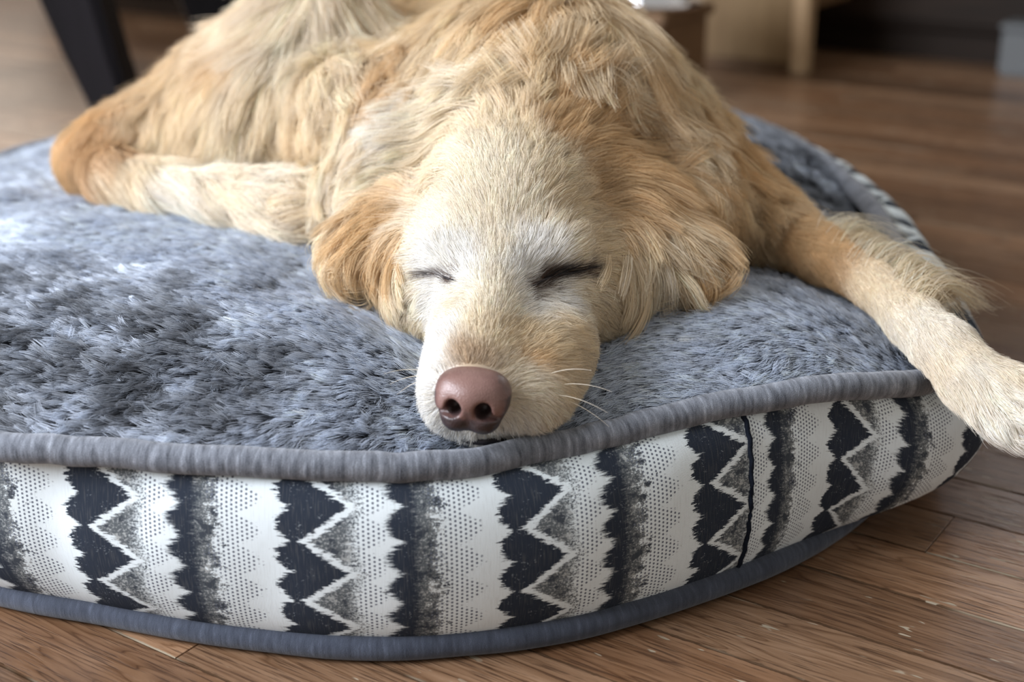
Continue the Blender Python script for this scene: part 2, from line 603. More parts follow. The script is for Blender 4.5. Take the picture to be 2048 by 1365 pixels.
def bed_top(x, y):
    """height of the cushion's plush top"""
    x = np.asarray(x, float)
    y = np.asarray(y, float)
    dx, dy = x - BED_C[0], y - BED_C[1]
    phi = np.degrees(np.arctan2(dy, dx))
    r = np.hypot(dx, dy)
    rho = np.clip(r / bed_rp(phi), 0, 1)
    z = bed_zp(phi) - 0.004 + 0.048 * (1 - rho ** 5.0) ** 0.8

    def blob(cx, cy, sx, sy, a, rot=0.0):
        c, s = math.cos(rot), math.sin(rot)
        u = (x - cx) * c + (y - cy) * s
        v = -(x - cx) * s + (y - cy) * c
        return a * np.exp(-0.5 * ((u / sx) ** 2 + (v / sy) ** 2))
    z = z + blob(0.16, 0.90, 0.06, 0.05, 0.014)              # plump part right of the muzzle
    z = z + blob(-0.17, 0.88, 0.09, 0.07, 0.006)             # and left of it
    z = z - blob(-0.005, 0.76, 0.045, 0.09, 0.022)           # trough under muzzle and jaw
    z = z - blob(0.01, 0.90, 0.10, 0.05, 0.02)
    z = z - blob(0.03, 1.12, 0.13, 0.12, 0.045)              # chest
    z = z - blob(-0.22, 1.25, 0.16, 0.13, 0.035)             # hindquarters
    z = z - blob(0.26, 1.05, 0.07, 0.12, 0.018)              # hollow behind the stretched leg
    p = np.stack([x * 14, y * 14, np.zeros_like(x)], -1)
    sh = p.reshape(-1, 3)
    z = z + 0.0035 * vnoise(sh, 3).reshape(x.shape) * (1 - rho ** 6) + 0.0018 * vnoise(sh * 2.3, 5).reshape(x.shape) * (1 - rho ** 6)
    return z


NPHI = 480
PHI = np.linspace(-180, 180, NPHI, endpoint=False)
RB, RM, RP, ZP = periodic(KB, PHI), periodic(KM, PHI), bed_rp(PHI), bed_zp(PHI)
UNIT = np.stack([np.cos(np.radians(PHI)), np.sin(np.radians(PHI))], 1)


def plush_base_material():
    m, nt, out = new_mat('plush_backing')
    g = G(nt)
    tc = g.n('ShaderNodeTexCoord').outputs['Object']
    n = g.noise(tc, 300, 3)
    g.bsdf(out, g.mix(n, (0.030, 0.034, 0.042, 1), (0.075, 0.082, 0.095, 1)), 0.9, 0.1)
    return m


def piping_material(name, lo, hi, freq):
    m, nt, out = new_mat(name)
    g = G(nt)
    uv = g.n('ShaderNodeUVMap').outputs[0]
    s = g.sep(uv)
    ribs = g.noise(g.xyz(g.m('MULTIPLY', s[0], freq), g.m('MULTIPLY', s[1], 1.5), 0.0), 1.0, 3, 0.6)
    fine = g.noise(g.xyz(g.m('MULTIPLY', s[0], freq * 6), g.m('MULTIPLY', s[1], 60), 0.0), 1.0, 2, 0.6)
    h = g.m('ADD', g.m('MULTIPLY', ribs, 0.65), g.m('MULTIPLY', fine, 0.35))
    col = g.ramp(h, [(0.32, lo), (0.55, tuple((a + b) * .42 for a, b in zip(lo, hi))), (0.72, hi)])
    g.bsdf(out, col, 0.85, 0.15, bump=h, bump_s=0.7, bump_d=0.0012, **{'Sheen Weight': 0.25})
    return m


def panel_material():
    """woven zigzag fabric: columns of dark chevrons, grey triangles, dotted and plain cream"""
    m, nt, out = new_mat('zigzag_weave')
    g = G(nt)
    uv = g.n('ShaderNodeUVMap').outputs[0]
    s = g.sep(uv)
    U0 = g.m('ADD', s[0], PATTERN_SHIFT)   # in pattern widths
    V = s[1]                               # in zigzag heights
    # ragged, thread-stepped edges: noise that is long across and short along the column
    rag = g.m('SUBTRACT', g.noise(g.xyz(g.m('MULTIPLY', s[0], 7), g.m('MULTIPLY', V, 17), 0.0), 1.0, 4, 0.75), 0.5)
    rag2 = g.m('SUBTRACT', g.noise(g.xyz(g.m('MULTIPLY', s[0], 30), g.m('MULTIPLY', V, 40), 3.0), 1.0, 2, 0.7), 0.5)
    U = g.m('ADD', U0, g.m('ADD', g.m('MULTIPLY', rag, 0.15), g.m('MULTIPLY', rag2, 0.075)))
    u = g.m('FRACT', U)
    tri = g.m('MULTIPLY', g.m('PINGPONG', g.m('ADD', V, g.m('MULTIPLY', rag, 0.05)), 0.5), 2.0)          # 0..1..0
    tri2 = g.m('MULTIPLY', g.m('PINGPONG', g.m('ADD', V, 0.28), 0.5), 2.0)
    scal = g.m('ABSOLUTE', g.m('SINE', g.m('MULTIPLY', V, 2 * math.pi)))
    scal2 = g.m('ABSOLUTE', g.m('SINE', g.m('ADD', g.m('MULTIPLY', V, 2 * math.pi), 0.8)))
    speck = g.noise(g.xyz(g.m('MULTIPLY', s[0], 75), g.m('MULTIPLY', V, 26), 1.0), 1.0, 2, 0.75)
    blot = g.noise(g.xyz(g.m('MULTIPLY', s[0], 14), g.m('MULTIPLY', V, 4.5), 2.0), 1.0, 3, 0.65)
    # woven dots
    du = g.m('MULTIPLY', s[0], 44.0)
    dv = g.m('ADD', g.m('MULTIPLY', V, 15.0), g.m('MULTIPLY', g.m('MODULO', g.m('FLOOR', du), 2.0), 0.5))
    dd = g.m('ADD', g.m('POWER', g.m('SUBTRACT', g.m('FRACT', du), 0.5), 2.0), g.m('MULTIPLY', g.m('POWER', g.m('SUBTRACT', g.m('FRACT', dv), 0.5), 2.0), 0.8))
    dots = g.m('SUBTRACT', 1.0, g.step(dd, 0.045, 0.085))

    def band(lo, hi, soft=0.012):
        a = g.step(u, g.m('SUBTRACT', lo, soft), g.m('ADD', lo, soft))
        b = g.step(u, g.m('SUBTRACT', hi, soft), g.m('ADD', hi, soft))
        return g.m('SUBTRACT', a, b, clamp=True)
    CREAM = (0.80, 0.87, 0.89, 1)
    NAVY = (0.028, 0.036, 0.052, 1)
    GREY = (0.115, 0.130, 0.140, 1)
    PALE = (0.36, 0.38, 0.38, 1)
    zz = g.m('ADD', 0.125, g.m('MULTIPLY', tri, 0.215))
    left = g.m('ADD', 0.035, g.m('MULTIPLY', scal, -0.070))
    left = g.m('ADD', left, 0.024)
    col = CREAM
    # grey speckled triangles right of the zigzag
    gr = band(g.m('ADD', zz, 0.018), g.m('ADD', 0.345, g.m('MULTIPLY', tri, 0.05)))
    grey = g.mix(g.step(speck, 0.50, 0.62), GREY, PALE)
    grey = g.mix(g.step(blot, 0.53, 0.60), grey, (0.055, 0.065, 0.08, 1))
    grey = g.mix(g.m('MULTIPLY', g.m('SUBTRACT', 1.0, g.step(blot, 0.36, 0.42)), 0.7), grey, (0.50, 0.52, 0.51, 1))
    keep = g.m('SUBTRACT', 1.0, g.m('MULTIPLY', g.step(u, 0.29, 0.385), g.step(speck, 0.42, 0.52)))
    col = g.mix(g.m('MULTIPLY', gr, keep), col, grey)
    # dark chevron column, then its cream zigzag line
    dk = band(left, zz)
    navy = g.mix(g.m('MULTIPLY', g.step(blot, 0.52, 0.62), g.step(speck, 0.58, 0.64)), NAVY, (0.20, 0.22, 0.24, 1))
    col = g.mix(dk, col, navy)
    ln = band(g.m('SUBTRACT', zz, 0.024), g.m('ADD', zz, 0.026), 0.008)
    col = g.mix(ln, col, CREAM)
    # dotted cream
    d1 = band(g.m('ADD', 0.35, g.m('MULTIPLY', tri, 0.04)), g.m('ADD', 0.405, g.m('MULTIPLY', scal2, 0.085)))
    col = g.mix(g.m('MULTIPLY', d1, dots), col, (0.16, 0.18, 0.22, 1))
    # second, thinner dark column fading right into blotchy grey
    l2 = g.m('SUBTRACT', 0.560, g.m('MULTIPLY', scal, 0.07))
    r2 = g.m('ADD', 0.565, g.m('MULTIPLY', tri2, 0.13))
    b2 = band(l2, g.m('ADD', r2, 0.17), 0.02)
    fade = g.m('ADD', g.m('MULTIPLY', g.step(u, 0.58, 0.84), 0.36), 0.29)
    ink = g.m('MULTIPLY', b2, g.step(g.m('ADD', g.m('MULTIPLY', blot, 0.6), g.m('MULTIPLY', speck, 0.4)), g.m('SUBTRACT', fade, 0.02), g.m('ADD', fade, 0.03)))
    g2 = g.mix(g.step(u, 0.60, 0.66), navy, grey)
    col = g.mix(ink, col, g2)
    d2 = band(g.m('ADD', 0.66, g.m('MULTIPLY', tri2, 0.10)), g.m('ADD', 0.82, g.m('MULTIPLY', scal2, 0.10)))
    col = g.mix(g.m('MULTIPLY', d2, dots), col, (0.16, 0.18, 0.22, 1))
    # threads
    th = g.m('SINE', g.m('MULTIPLY', s[0], 900.0))
    th2 = g.m('SINE', g.m('MULTIPLY', V, 340.0))
    weave = g.m('ADD', g.m('MULTIPLY', th, 0.5), g.m('MULTIPLY', th2, 0.5))
    col = g.mix(g.m('MULTIPLY', g.step(g.noise(g.xyz(g.m('MULTIPLY', s[0], 160), g.m('MULTIPLY', V, 3), 0.0), 1.0, 1), 0.5, 0.75), 0.13), col, (0.30, 0.29, 0.26, 1))
    g.bsdf(out, col, 0.88, 0.12, bump=weave, bump_s=0.3, bump_d=0.0005)
    return m


PATTERN_SHIFT = 0.06
PAT_W, PAT_H = 0.118, 0.0378

bed = link('dog_bed', None, None, label='round grey plush dog bed with zigzag fabric sides', category='dog bed')
bed.location = (BED_C[0], BED_C[1], 0)
BO = np.array([BED_C[0], BED_C[1], 0.0])


def set_uv(obj, per_vertex, wrap_rows=None):
    me = obj.data
    uv = me.uv_layers.new(name='UVMap')
    idx = np.empty(len(me.loops), np.int32)
    me.loops.foreach_get('vertex_index', idx)
    uv.data.foreach_set('uv', per_vertex[idx].astype(np.float32).ravel())


# side panel: cubic arc from the bottom welt out over the bulge and in to the piping
TS = np.linspace(0, 1, 30)
arc = np.concatenate([[0], np.cumsum(np.linalg.norm(np.diff(np.c_[BED_C + UNIT * ((RB + RP) / 2)[:, None]], axis=0), axis=1))])
arc -= arc[np.argmin(np.abs(PHI + 90))]
arc_f = arc + 0.38 * np.clip(arc - arc[np.argmin(np.abs(PHI + 59))], 0, 0.16)      # the cloth is gathered round the right corner
vs, uvs = [], []
cols = list(range(NPHI)) + [0]
for ci, i in enumerate(cols):
    last = ci == NPHI
    rb, rm, rp, zp = RB[i], RM[i], RP[i], ZP[i]
    over = 1.33 * rm - 0.165 * (rb + rp)          # control radius that makes the arc reach rm
    inset = max(rm - rp, 0)
    zc = zp - 0.02 + 0.75 * min(inset, 0.06)
    b0, b1, b2, b3 = np.array([rb, 0.010]), np.array([over, 0.022]), np.array([over, zc]), np.array([rp - 0.002, zp - 0.004])
    prof = ((1 - TS) ** 3)[:, None] * b0 + (3 * (1 - TS) ** 2 * TS)[:, None] * b1 + (3 * (1 - TS) * TS ** 2)[:, None] * b2 + (TS ** 3)[:, None] * b3
    ln = np.concatenate([[0], np.cumsum(np.linalg.norm(np.diff(prof, axis=0), axis=1))])
    a = arc_f[i] + (0 if not last else (arc[-1] - arc[0]) + np.linalg.norm(UNIT[0] * (RB[0] + RP[0]) / 2 - UNIT[-1] * (RB[-1] + RP[-1]) / 2))
    wob = 0.0022 * vnoise(np.c_[np.full(30, PHI[i] * 0.11), TS * 2.0, np.zeros(30)], 9) + 0.0012 * vnoise(np.c_[np.full(30, PHI[i] * 0.35), TS * 3.0, np.zeros(30)], 4)
    wob *= np.sin(np.pi * TS)
    for k in range(30):
        r = prof[k, 0] + wob[k]
        vs.append((UNIT[i, 0] * r, UNIT[i, 1] * r, prof[k, 1]))
        uvs.append((a / PAT_W, ln[k] / PAT_H))
fs = []
for c in range(NPHI):
    for k in range(29):
        fs.append((c * 30 + k, (c + 1) * 30 + k, (c + 1) * 30 + k + 1, c * 30 + k + 1))
PANEL_UV = np.array(uvs)
panel = mesh_obj('side_panel', vs, fs, panel_material(), bed, True, label='cream, grey and navy zigzag woven side fabric')
set_uv(panel, PANEL_UV)

# stitched vertical seam in the side panel, right of the middle
seam_phi = math.degrees(math.atan2(*(at_z(1512, 1020, 0.06)[:2] - BED_C)[::-1]))
si = int(np.argmin(np.abs(PHI - seam_phi)))
SEAM = simple_mat('seam_thread', (0.012, 0.016, 0.026), 0.9, 0.1, noise_scale=900, vary=0.7)
sp = []
for k in range(1, 29):
    v = np.array(vs[si * 30 + k])
    sp.append(v + np.array([UNIT[si, 0], UNIT[si, 1], 0]) * 0.0004 + np.array([-UNIT[si, 1], UNIT[si, 0], 0]) * 0.0006 * math.sin(k * 2.1))
v, f = tube(sp, 0.0016, 8)
mesh_obj('seam', v, f, SEAM, panel, True, label='dark stitched seam')


def ring_tube(name, r, z, rad, mat, sides=14, squash=1.0, uvs=200.0, parent=bed):
    pts = np.c_[UNIT * r[:, None], z]
    v, f = tube(pts, rad, sides, closed=True)
    v = np.array(v)
    o = mesh_obj(name, v, f, mat, parent, True)
    per = np.zeros((len(v), 2))
    per[:, 0] = np.repeat(arc, sides)
    per[:, 1] = np.tile(np.abs(np.linspace(-1, 1, sides, endpoint=False)), len(pts))
    set_uv(o, per)
    return o


wv = 0.0008 * vnoise(np.c_[PHI * 0.6, PHI * 0, PHI * 0], 2)
pip_o = ring_tube('piping', RP + 0.002, ZP + 0.001 + wv, 0.0085, piping_material('chenille_piping', (0.035, 0.039, 0.050), (0.44, 0.47, 0.53), 260))
pip_o['label'] = 'thick grey ribbed piping around the plush top'
welt = ring_tube('bottom_welt', RB + 0.004 + 0.001 * vnoise(np.c_[PHI * 0.25, PHI * 0, PHI * 0], 6), np.full(NPHI, 0.0085), 0.008,
                 piping_material('navy_welt', (0.030, 0.036, 0.052), (0.105, 0.122, 0.165), 260))
welt['label'] = 'dark navy-grey cord along the bottom edge'

# plush top
NR = 110
rho = np.linspace(0, 1, NR) ** 0.8
vs = [(0, 0, float(bed_top(BED_C[0], BED_C[1])))]
for r in rho[1:]:
    X = UNIT * (RP * r)[:, None]
    z = bed_top(X[:, 0] + BED_C[0], X[:, 1] + BED_C[1])
    vs.extend(np.c_[X, z])
fs = [(0, 1 + i, 1 + (i + 1) % NPHI) for i in range(NPHI)]
for k in range(NR - 2):
    for i in range(NPHI):
        j = (i + 1) % NPHI
        a, b = 1 + k * NPHI, 1 + (k + 1) * NPHI
        fs.append((a + i, b + i, b + j, a + j))
cush = mesh_obj('plush_top', vs, fs, plush_base_material(), bed, True, label='blue-grey long-pile plush top')
# underside
vs = [(0, 0, 0.0015)] + [(*(UNIT[i] * (RB[i] + .003)), 0.0015) for i in range(NPHI)]
mesh_obj('base_cloth', vs, [(0, 1 + (i + 1) % NPHI, 1 + i) for i in range(NPHI)], simple_mat('base_cloth', (0.03, 0.035, 0.05), 0.9, 0.1), bed, False)
# ------------------------------------------------------------------ the dog: one body grown from a smooth union of shapes
class Field:
    def __init__(self, lo, hi, h):
        self.lo, self.h = np.array(lo, float), h
        self.n = np.ceil((np.array(hi) - self.lo) / h).astype(int) + 1
        self.f = np.full(self.n, 1.0, np.float32)

    def _win(self, lo, hi):
        a = np.clip(np.floor((np.array(lo) - self.lo) / self.h).astype(int), 0, self.n)
        b = np.clip(np.ceil((np.array(hi) - self.lo) / self.h).astype(int) + 1, 0, self.n)
        sl = tuple(slice(i, j) for i, j in zip(a, b))
        g = [self.lo[k] + self.h * np.arange(a[k], b[k]) for k in range(3)]
        return sl, np.stack(np.meshgrid(*g, indexing='ij'), -1).astype(np.float32)

    def _join(self, sl, d, k, cut):
        f = self.f[sl]
        if cut:
            d = -d
            hh = np.clip(0.5 - 0.5 * (f - d) / k, 0, 1)
            self.f[sl] = f * (1 - hh) + d * hh + k * hh * (1 - hh)
        else:
            hh = np.clip(0.5 + 0.5 * (d - f) / k, 0, 1)
            self.f[sl] = d * (1 - hh) + f * hh - k * hh * (1 - hh)

    def cone(self, a, ra, b, rb, k=0.02, cut=False):
        a, b = np.asarray(a, float), np.asarray(b, float)
        pad = max(ra, rb) + k + 0.03
        sl, P = self._win(np.minimum(a, b) - pad, np.maximum(a, b) + pad)
        if 0 in P.shape:
            return
        ab = b - a
        t = np.clip(((P - a) @ ab) / (ab @ ab), 0, 1)
        d = np.linalg.norm(P - a - t[..., None] * ab, axis=-1) - (ra + (rb - ra) * t)
        self._join(sl, d.astype(np.float32), k, cut)

    def ell(self, c, r, axes=None, k=0.02, cut=False):
        c, r = np.asarray(c, float), np.asarray(r, float)
        pad = r.max() + k + 0.03
        sl, P = self._win(c - pad, c + pad)
        if 0 in P.shape:
            return
        q = P - c
        if axes is not None:
            q = q @ np.asarray(axes, float).T
        k0 = np.linalg.norm(q / r, axis=-1)
        k1 = np.linalg.norm(q / (r * r), axis=-1) + 1e-9
        self._join(sl, (k0 * (k0 - 1) / k1).astype(np.float32), k, cut)

    def chain(self, pts, k=0.02):
        for (a, ra), (b, rb) in zip(pts[:-1], pts[1:]):
            self.cone(a, ra, b, rb, k)

    def sample(self, P):
        q = (P - self.lo) / self.h
        i = np.clip(np.floor(q).astype(int), 0, self.n - 2)
        t = np.clip(q - i, 0, 1)
        r = 0
        for dx in (0, 1):
            for dy in (0, 1):
                for dz in (0, 1):
                    w = (t[:, 0] if dx else 1 - t[:, 0]) * (t[:, 1] if dy else 1 - t[:, 1]) * (t[:, 2] if dz else 1 - t[:, 2])
                    r = r + w * self.f[i[:, 0] + dx, i[:, 1] + dy, i[:, 2] + dz]
        return r

    def grad(self, P, e=0.003):
        g = np.stack([self.sample(P + np.eye(3)[k] * e) - self.sample(P - np.eye(3)[k] * e) for k in range(3)], 1)
        return g / (np.linalg.norm(g, axis=1, keepdims=True) + 1e-9)

    def surface(self):
        """naive surface nets"""
        f = self.f
        s = f < 0
        cnt = np.zeros(self.n - 1, np.int8)
        for dx in (0, 1):
            for dy in (0, 1):
                for dz in (0, 1):
                    cnt += s[dx:self.n[0] - 1 + dx, dy:self.n[1] - 1 + dy, dz:self.n[2] - 1 + dz]
        act = (cnt > 0) & (cnt < 8)
        idx = np.full(self.n - 1, -1, np.int32)
        C = np.argwhere(act)
        idx[act] = np.arange(len(C))
        acc = np.zeros((len(C), 3))
        num = np.zeros(len(C))
        cor = [(dx, dy, dz) for dx in (0, 1) for dy in (0, 1) for dz in (0, 1)]
        for a in cor:
            for ax in range(3):
                if a[ax] == 0:
                    b = list(a)
                    b[ax] = 1
                    A, B = C + np.array(a), C + np.array(b)
                    fa, fb = f[A[:, 0], A[:, 1], A[:, 2]], f[B[:, 0], B[:, 1], B[:, 2]]
                    x = (fa < 0) != (fb < 0)
                    t = np.where(x, fa / np.where(x, fa - fb, 1), 0)
                    p = A + t[:, None] * (B - A)
                    acc[x] += p[x]
                    num[x] += 1
        V = self.lo + self.h * acc / num[:, None]
        quads = []
        for ax in range(3):
            o1, o2 = [(1, 2), (2, 0), (0, 1)][ax]
            sa = np.moveaxis(s, ax, 0)
            x = np.argwhere(np.moveaxis(sa[1:] != sa[:-1], 0, ax))
            x = x[(x[:, o1] > 0) & (x[:, o2] > 0) & (x[:, o1] < self.n[o1] - 1) & (x[:, o2] < self.n[o2] - 1)]
            e1, e2 = np.zeros(3, int), np.zeros(3, int)
            e1[o1], e2[o2] = 1, 1
            q = np.stack([idx[tuple((x - e).T)] for e in (e1 + e2, e2, 0 * e1, e1)], 1)
            flip = ~s[tuple(x.T)]
            q[flip] = q[flip][:, ::-1]
            quads.append(q)
        return V, np.concatenate(quads)


def axes_from(fwd, up):
    """rows: right, forward, up"""
    f = np.asarray(fwd, float)
    f = f / np.linalg.norm(f)
    r = np.cross(f, np.asarray(up, float))
    r /= np.linalg.norm(r)
    return np.stack([r, f, np.cross(r, f)])


D = Field((-0.46, 0.66, 0.06), (0.40, 1.60, 0.42), 0.0033)
Y = at_y
# trunk
D.ell((0.008, 1.125, 0.205), (0.110, 0.120, 0.108), k=0.03)
D.ell((-0.030, 1.320, 0.205), (0.108, 0.15, 0.115), k=0.05)
D.ell((-0.09, 1.420, 0.200), (0.12, 0.11, 0.105), k=0.05)
# hindquarters: rump, thigh, knee
D.ell((-0.170, 1.320, 0.195), (0.110, 0.115, 0.105), k=0.045)
D.ell(Y(475, 250, 1.215), (0.128, 0.105, 0.070), axes_from((-0.2, 1, 0.05), (-0.72, 0, 1)), k=0.018)
D.ell(Y(248, 305, 1.175), (0.050, 0.060, 0.036), axes_from((0.2, 1, 0), (-0.5, 0, 1)), k=0.03)
D.ell(Y(560, 255, 1.13), (0.066, 0.055, 0.056), k=0.03)
D.ell(Y(640, 120, 1.185), (0.060, 0.060, 0.070), k=0.03)
D.ell(Y(690, 310, 1.075), (0.033, 0.045, 0.070), k=0.02)           # flank feathering
# tail laid along the thigh, its tip by the left ear
D.chain([(Y(172, 318, 1.165), 0.020), (Y(225, 355, 1.105), 0.018), (Y(330, 378, 1.07), 0.0165), (Y(450, 394, 1.045), 0.0165), (Y(540, 402, 1.02), 0.0185),
         (Y(600, 416, 1.0), 0.0175), (Y(652, 446, 0.985), 0.009)], k=0.012)
# shoulders and neck
D.ell(Y(1288, 305, 1.065), (0.052, 0.075, 0.058), k=0.035)
D.ell(Y(860, 290, 1.055), (0.075, 0.080, 0.065), k=0.03)
D.ell(Y(1080, 200, 1.03), (0.090, 0.085, 0.070), k=0.03)
D.cone(Y(1060, 330, 0.96), 0.066, Y(1080, 230, 1.05), 0.085, k=0.025)
D.ell(Y(820, 390, 0.985), (0.050, 0.055, 0.050), k=0.025)          # ruff, left
D.ell(Y(1320, 420, 0.985), (0.050, 0.055, 0.050), k=0.025)         # ruff, right
D.cone(Y(782, 40, 1.135), 0.010, Y(745, 300, 1.035), 0.008, k=0.022, cut=True)      # fold between trunk and thigh
D.ell(Y(612, 343, 1.055), (0.010, 0.030, 0.016), k=0.012, cut=True)
# stretched foreleg
D.cone(Y(1400, 365, 1.05), 0.040, Y(1560, 460, 1.0), 0.021, k=0.03)
D.chain([(Y(1560, 460, 1.0), 0.0205), (Y(1650, 512, 0.955), 0.0170), (Y(1748, 572, 0.897), 0.0136), (Y(1830, 645, 0.850), 0.0158), (Y(1890, 703, 0.816), 0.0182),
         (Y(1940, 758, 0.795), 0.0178), (Y(1995, 804, 0.778), 0.0195)], k=0.008)
for (a, b, r) in (((1975, 812, .780), (2008, 850, .760), .0090), ((1998, 804, .776), (2052, 856, .753), .0105), ((2012, 785, .778), (2092, 836, .752), .0110),
                  ((2005, 768, .786), (2085, 798, .764), .0105)):
    D.cone(Y(*a), 0.013, Y(*b), r, k=0.006)
# skull, cheeks, muzzle
HF = Y(943, 760, 0.705) - Y(985, 545, 0.80)
HAX = axes_from(HF, (0.02, 0, 1))
D.ell(Y(1022, 425, 0.893), (0.0585, 0.072, 0.056), k=0.022)
D.ell(Y(1120, 560, 0.858), (0.040, 0.050, 0.036), k=0.02)
D.ell(Y(1190, 560, 0.880), (0.034, 0.045, 0.040), k=0.02)
D.ell(Y(905, 570, 0.850), (0.033, 0.045, 0.034), k=0.02)
D.ell(Y(855, 560, 0.872), (0.024, 0.04, 0.036), k=0.02)
D.cone(Y(958, 770, 0.742), 0.0255, Y(990, 640, 0.805), 0.0345, k=0.02)
D.cone(Y(942, 735, 0.738), 0.0145, Y(985, 590, 0.795), 0.020, k=0.015)      # bridge of the nose
D.ell(Y(1066, 775, 0.752), (0.0225, 0.032, 0.0235), HAX, k=0.018)            # right flew
D.ell(Y(1100, 700, 0.785), (0.026, 0.036, 0.026), HAX, k=0.018)
D.ell(Y(890, 780, 0.745), (0.0130, 0.022, 0.0225), HAX, k=0.014)             # left flew
D.ell(Y(918, 690, 0.780), (0.014, 0.030, 0.024), HAX, k=0.016)
D.ell(Y(985, 842, 0.745), (0.026, 0.020, 0.011), k=0.010)                    # lip and chin
D.ell(Y(900, 498, 0.832), (0.021, 0.020, 0.015), k=0.012)                    # brows
D.ell(Y(1100, 490, 0.832), (0.024, 0.022, 0.016), k=0.012)
D.ell(Y(986, 540, 0.822), (0.026, 0.030, 0.022), k=0.02)                     # the stop
# closed eyes
EYE_L = [(846, 549), (870, 551), (893, 556), (914, 565)]
EYE_R = [(1056, 577), (1085, 561), (1115, 551), (1145, 546), (1172, 541)]
# ears
eL0, eL1 = Y(805, 395, 0.915), Y(715, 545, 0.868)
D.ell((eL0 + eL1) / 2, (0.034, np.linalg.norm(eL1 - eL0) * 0.60, 0.0135), axes_from(eL1 - eL0, (-0.55, -0.55, 0.8)), k=0.012)
eR0, eR1 = Y(1235, 375, 0.915), Y(1385, 555, 0.872)
D.ell((eR0 + eR1) / 2, (0.036, np.linalg.norm(eR1 - eR0) * 0.60, 0.0135), axes_from(eR1 - eR0, (0.55, -0.6, 0.75)), k=0.012)
D.cone(Y(1170, 330, 0.925), 0.02, Y(1260, 400, 0.915), 0.02, k=0.02)

# the body rests on the cushion: flattened where it lies on it
gx_, gy_ = np.meshgrid(D.lo[0] + D.h * np.arange(D.n[0]), D.lo[1] + D.h * np.arange(D.n[1]), indexing='ij')
bt_ = bed_top(gx_, gy_)
ph_ = np.degrees(np.arctan2(gy_ - BED_C[1], gx_ - BED_C[0]))
rr_ = np.hypot(gx_ - BED_C[0], gy_ - BED_C[1])
rin, rout = rr_ - bed_rp(ph_), rr_ - periodic(KM, ph_)
bt_ = np.where(np.abs(rin - 0.002) < 0.0135, np.maximum(bt_, bed_zp(ph_) + 0.0095), bt_)
bt_ = np.where(rin > 0.0115, np.where(rout < 0.008, bed_zp(ph_) + 0.006, -1.0), bt_).astype(np.float32)
gz_ = (D.lo[2] + D.h * np.arange(D.n[2])).astype(np.float32)
D.f = np.maximum(D.f, bt_[:, :, None] + 0.004 - gz_[None, None, :])

DV, DQ = D.surface()
print('dog verts', len(DV), len(DQ))


def skin_material():
    m, nt, out = new_mat('dog_skin')
    g = G(nt)
    at = g.n('ShaderNodeAttribute', attribute_name='fur_color').outputs['Color']
    g.bsdf(out, at, 0.8, 0.1)
    return m


dog = mesh_obj('golden_retriever', DV - np.array([0, 1.1, 0.1]), DQ.tolist(), skin_material(), None, True,
               label='cream golden retriever asleep on the plush dog bed, one foreleg stretched out', category='dog')
dog.location = (0, 1.1, 0.1)
DOG_O = np.array([0, 1.1, 0.1])
BVH = BVHTree.FromPolygons([Vector(v) for v in DV], DQ.tolist())


def hit(px, py):
    d = ray(px, py)
    p, n, i, t = BVH.ray_cast(Vector((0, 0, CAM_H)), Vector(d).normalized())
    if p is None:
        return None, None
    return np.array(p), np.array(n)


# ------------------------------------------------------------------ nose, lip and eyelids
def nose_material():
    m, nt, out = new_mat('nose_leather')
    g = G(nt)
    tc = g.n('ShaderNodeTexCoord').outputs['Object']
    at = g.n('ShaderNodeAttribute', attribute_name='pigment').outputs['Fac']
    cells = g.n('ShaderNodeTexVoronoi')
    g.put(cells.inputs['Vector'], tc)
    cells.inputs['Scale'].default_value = 1100
    n = g.noise(tc, 260, 4, 0.6)
    k = g.m('ADD', at, g.m('MULTIPLY', g.m('SUBTRACT', n, 0.5), 0.45))
    col = g.ramp(k, [(0.0, (0.215, 0.122, 0.102)), (0.35, (0.155, 0.080, 0.066)), (0.62, (0.055, 0.032, 0.031)), (1.0, (0.010, 0.008, 0.008))])
    g.bsdf(out, col, 0.36, 0.5, bump=g.m('ADD', cells.outputs['Distance'], g.m('MULTIPLY', n, 0.6)), bump_s=0.35, bump_d=0.0004)
    return m


NF = HF / np.linalg.norm(HF)
NAX = axes_from(HF + np.array([-0.006, 0, 0.030]), (0.06, 0, 1))
NC = Y(943, 800, 0.7065)
nl = lambda r, f, u: NC + NAX.T @ np.array([r, f, u])
NS_ = Field(NC - 0.032, NC + 0.032, 0.0008)
NS_.ell(nl(0, -0.006, 0.0035), (0.0200, 0.0150, 0.0120), NAX, k=0.004)
for sg in (-1, 1):
    NS_.ell(nl(sg * 0.0095, -0.0045, 0.0050), (0.0098, 0.0120, 0.0085), NAX, k=0.004)
NS_.ell(nl(0, 0.001, 0.0015), (0.0125, 0.0115, 0.0105), NAX, k=0.006)
for sg in (-1, 1):
    NS_.ell(nl(sg * 0.0122, -0.0015, -0.0015), (0.0080, 0.0105, 0.0085), NAX, k=0.004)
    NS_.ell(nl(sg * 0.0070, -0.0005, -0.0110), (0.0092, 0.0105, 0.0075), NAX, k=0.005)
for sg in (-1, 1):
    NS_.ell(nl(sg * 0.0080, 0.0095, -0.0020), (0.0046, 0.0090, 0.0050), NAX, k=0.002, cut=True)
    NS_.cone(nl(sg * 0.0092, 0.0085, -0.0048), 0.0026, nl(sg * 0.0185, 0.0020, -0.0072), 0.0010, k=0.002, cut=True)
NS_.cone(nl(0, 0.0128, -0.0045), 0.0008, nl(0, 0.0088, -0.0190), 0.0020, k=0.0024, cut=True)
nV, nQ = NS_.surface()
loc = (nV - NC) @ NAX.T
pig = np.clip((-loc[:, 2] - 0.003) / 0.007, 0, 1) * 0.80
rim = np.clip((np.sqrt((loc[:, 0] / 0.0205) ** 2 + ((loc[:, 2] - 0.001) / 0.0165) ** 2) - 0.80) / 0.22, 0, 1)
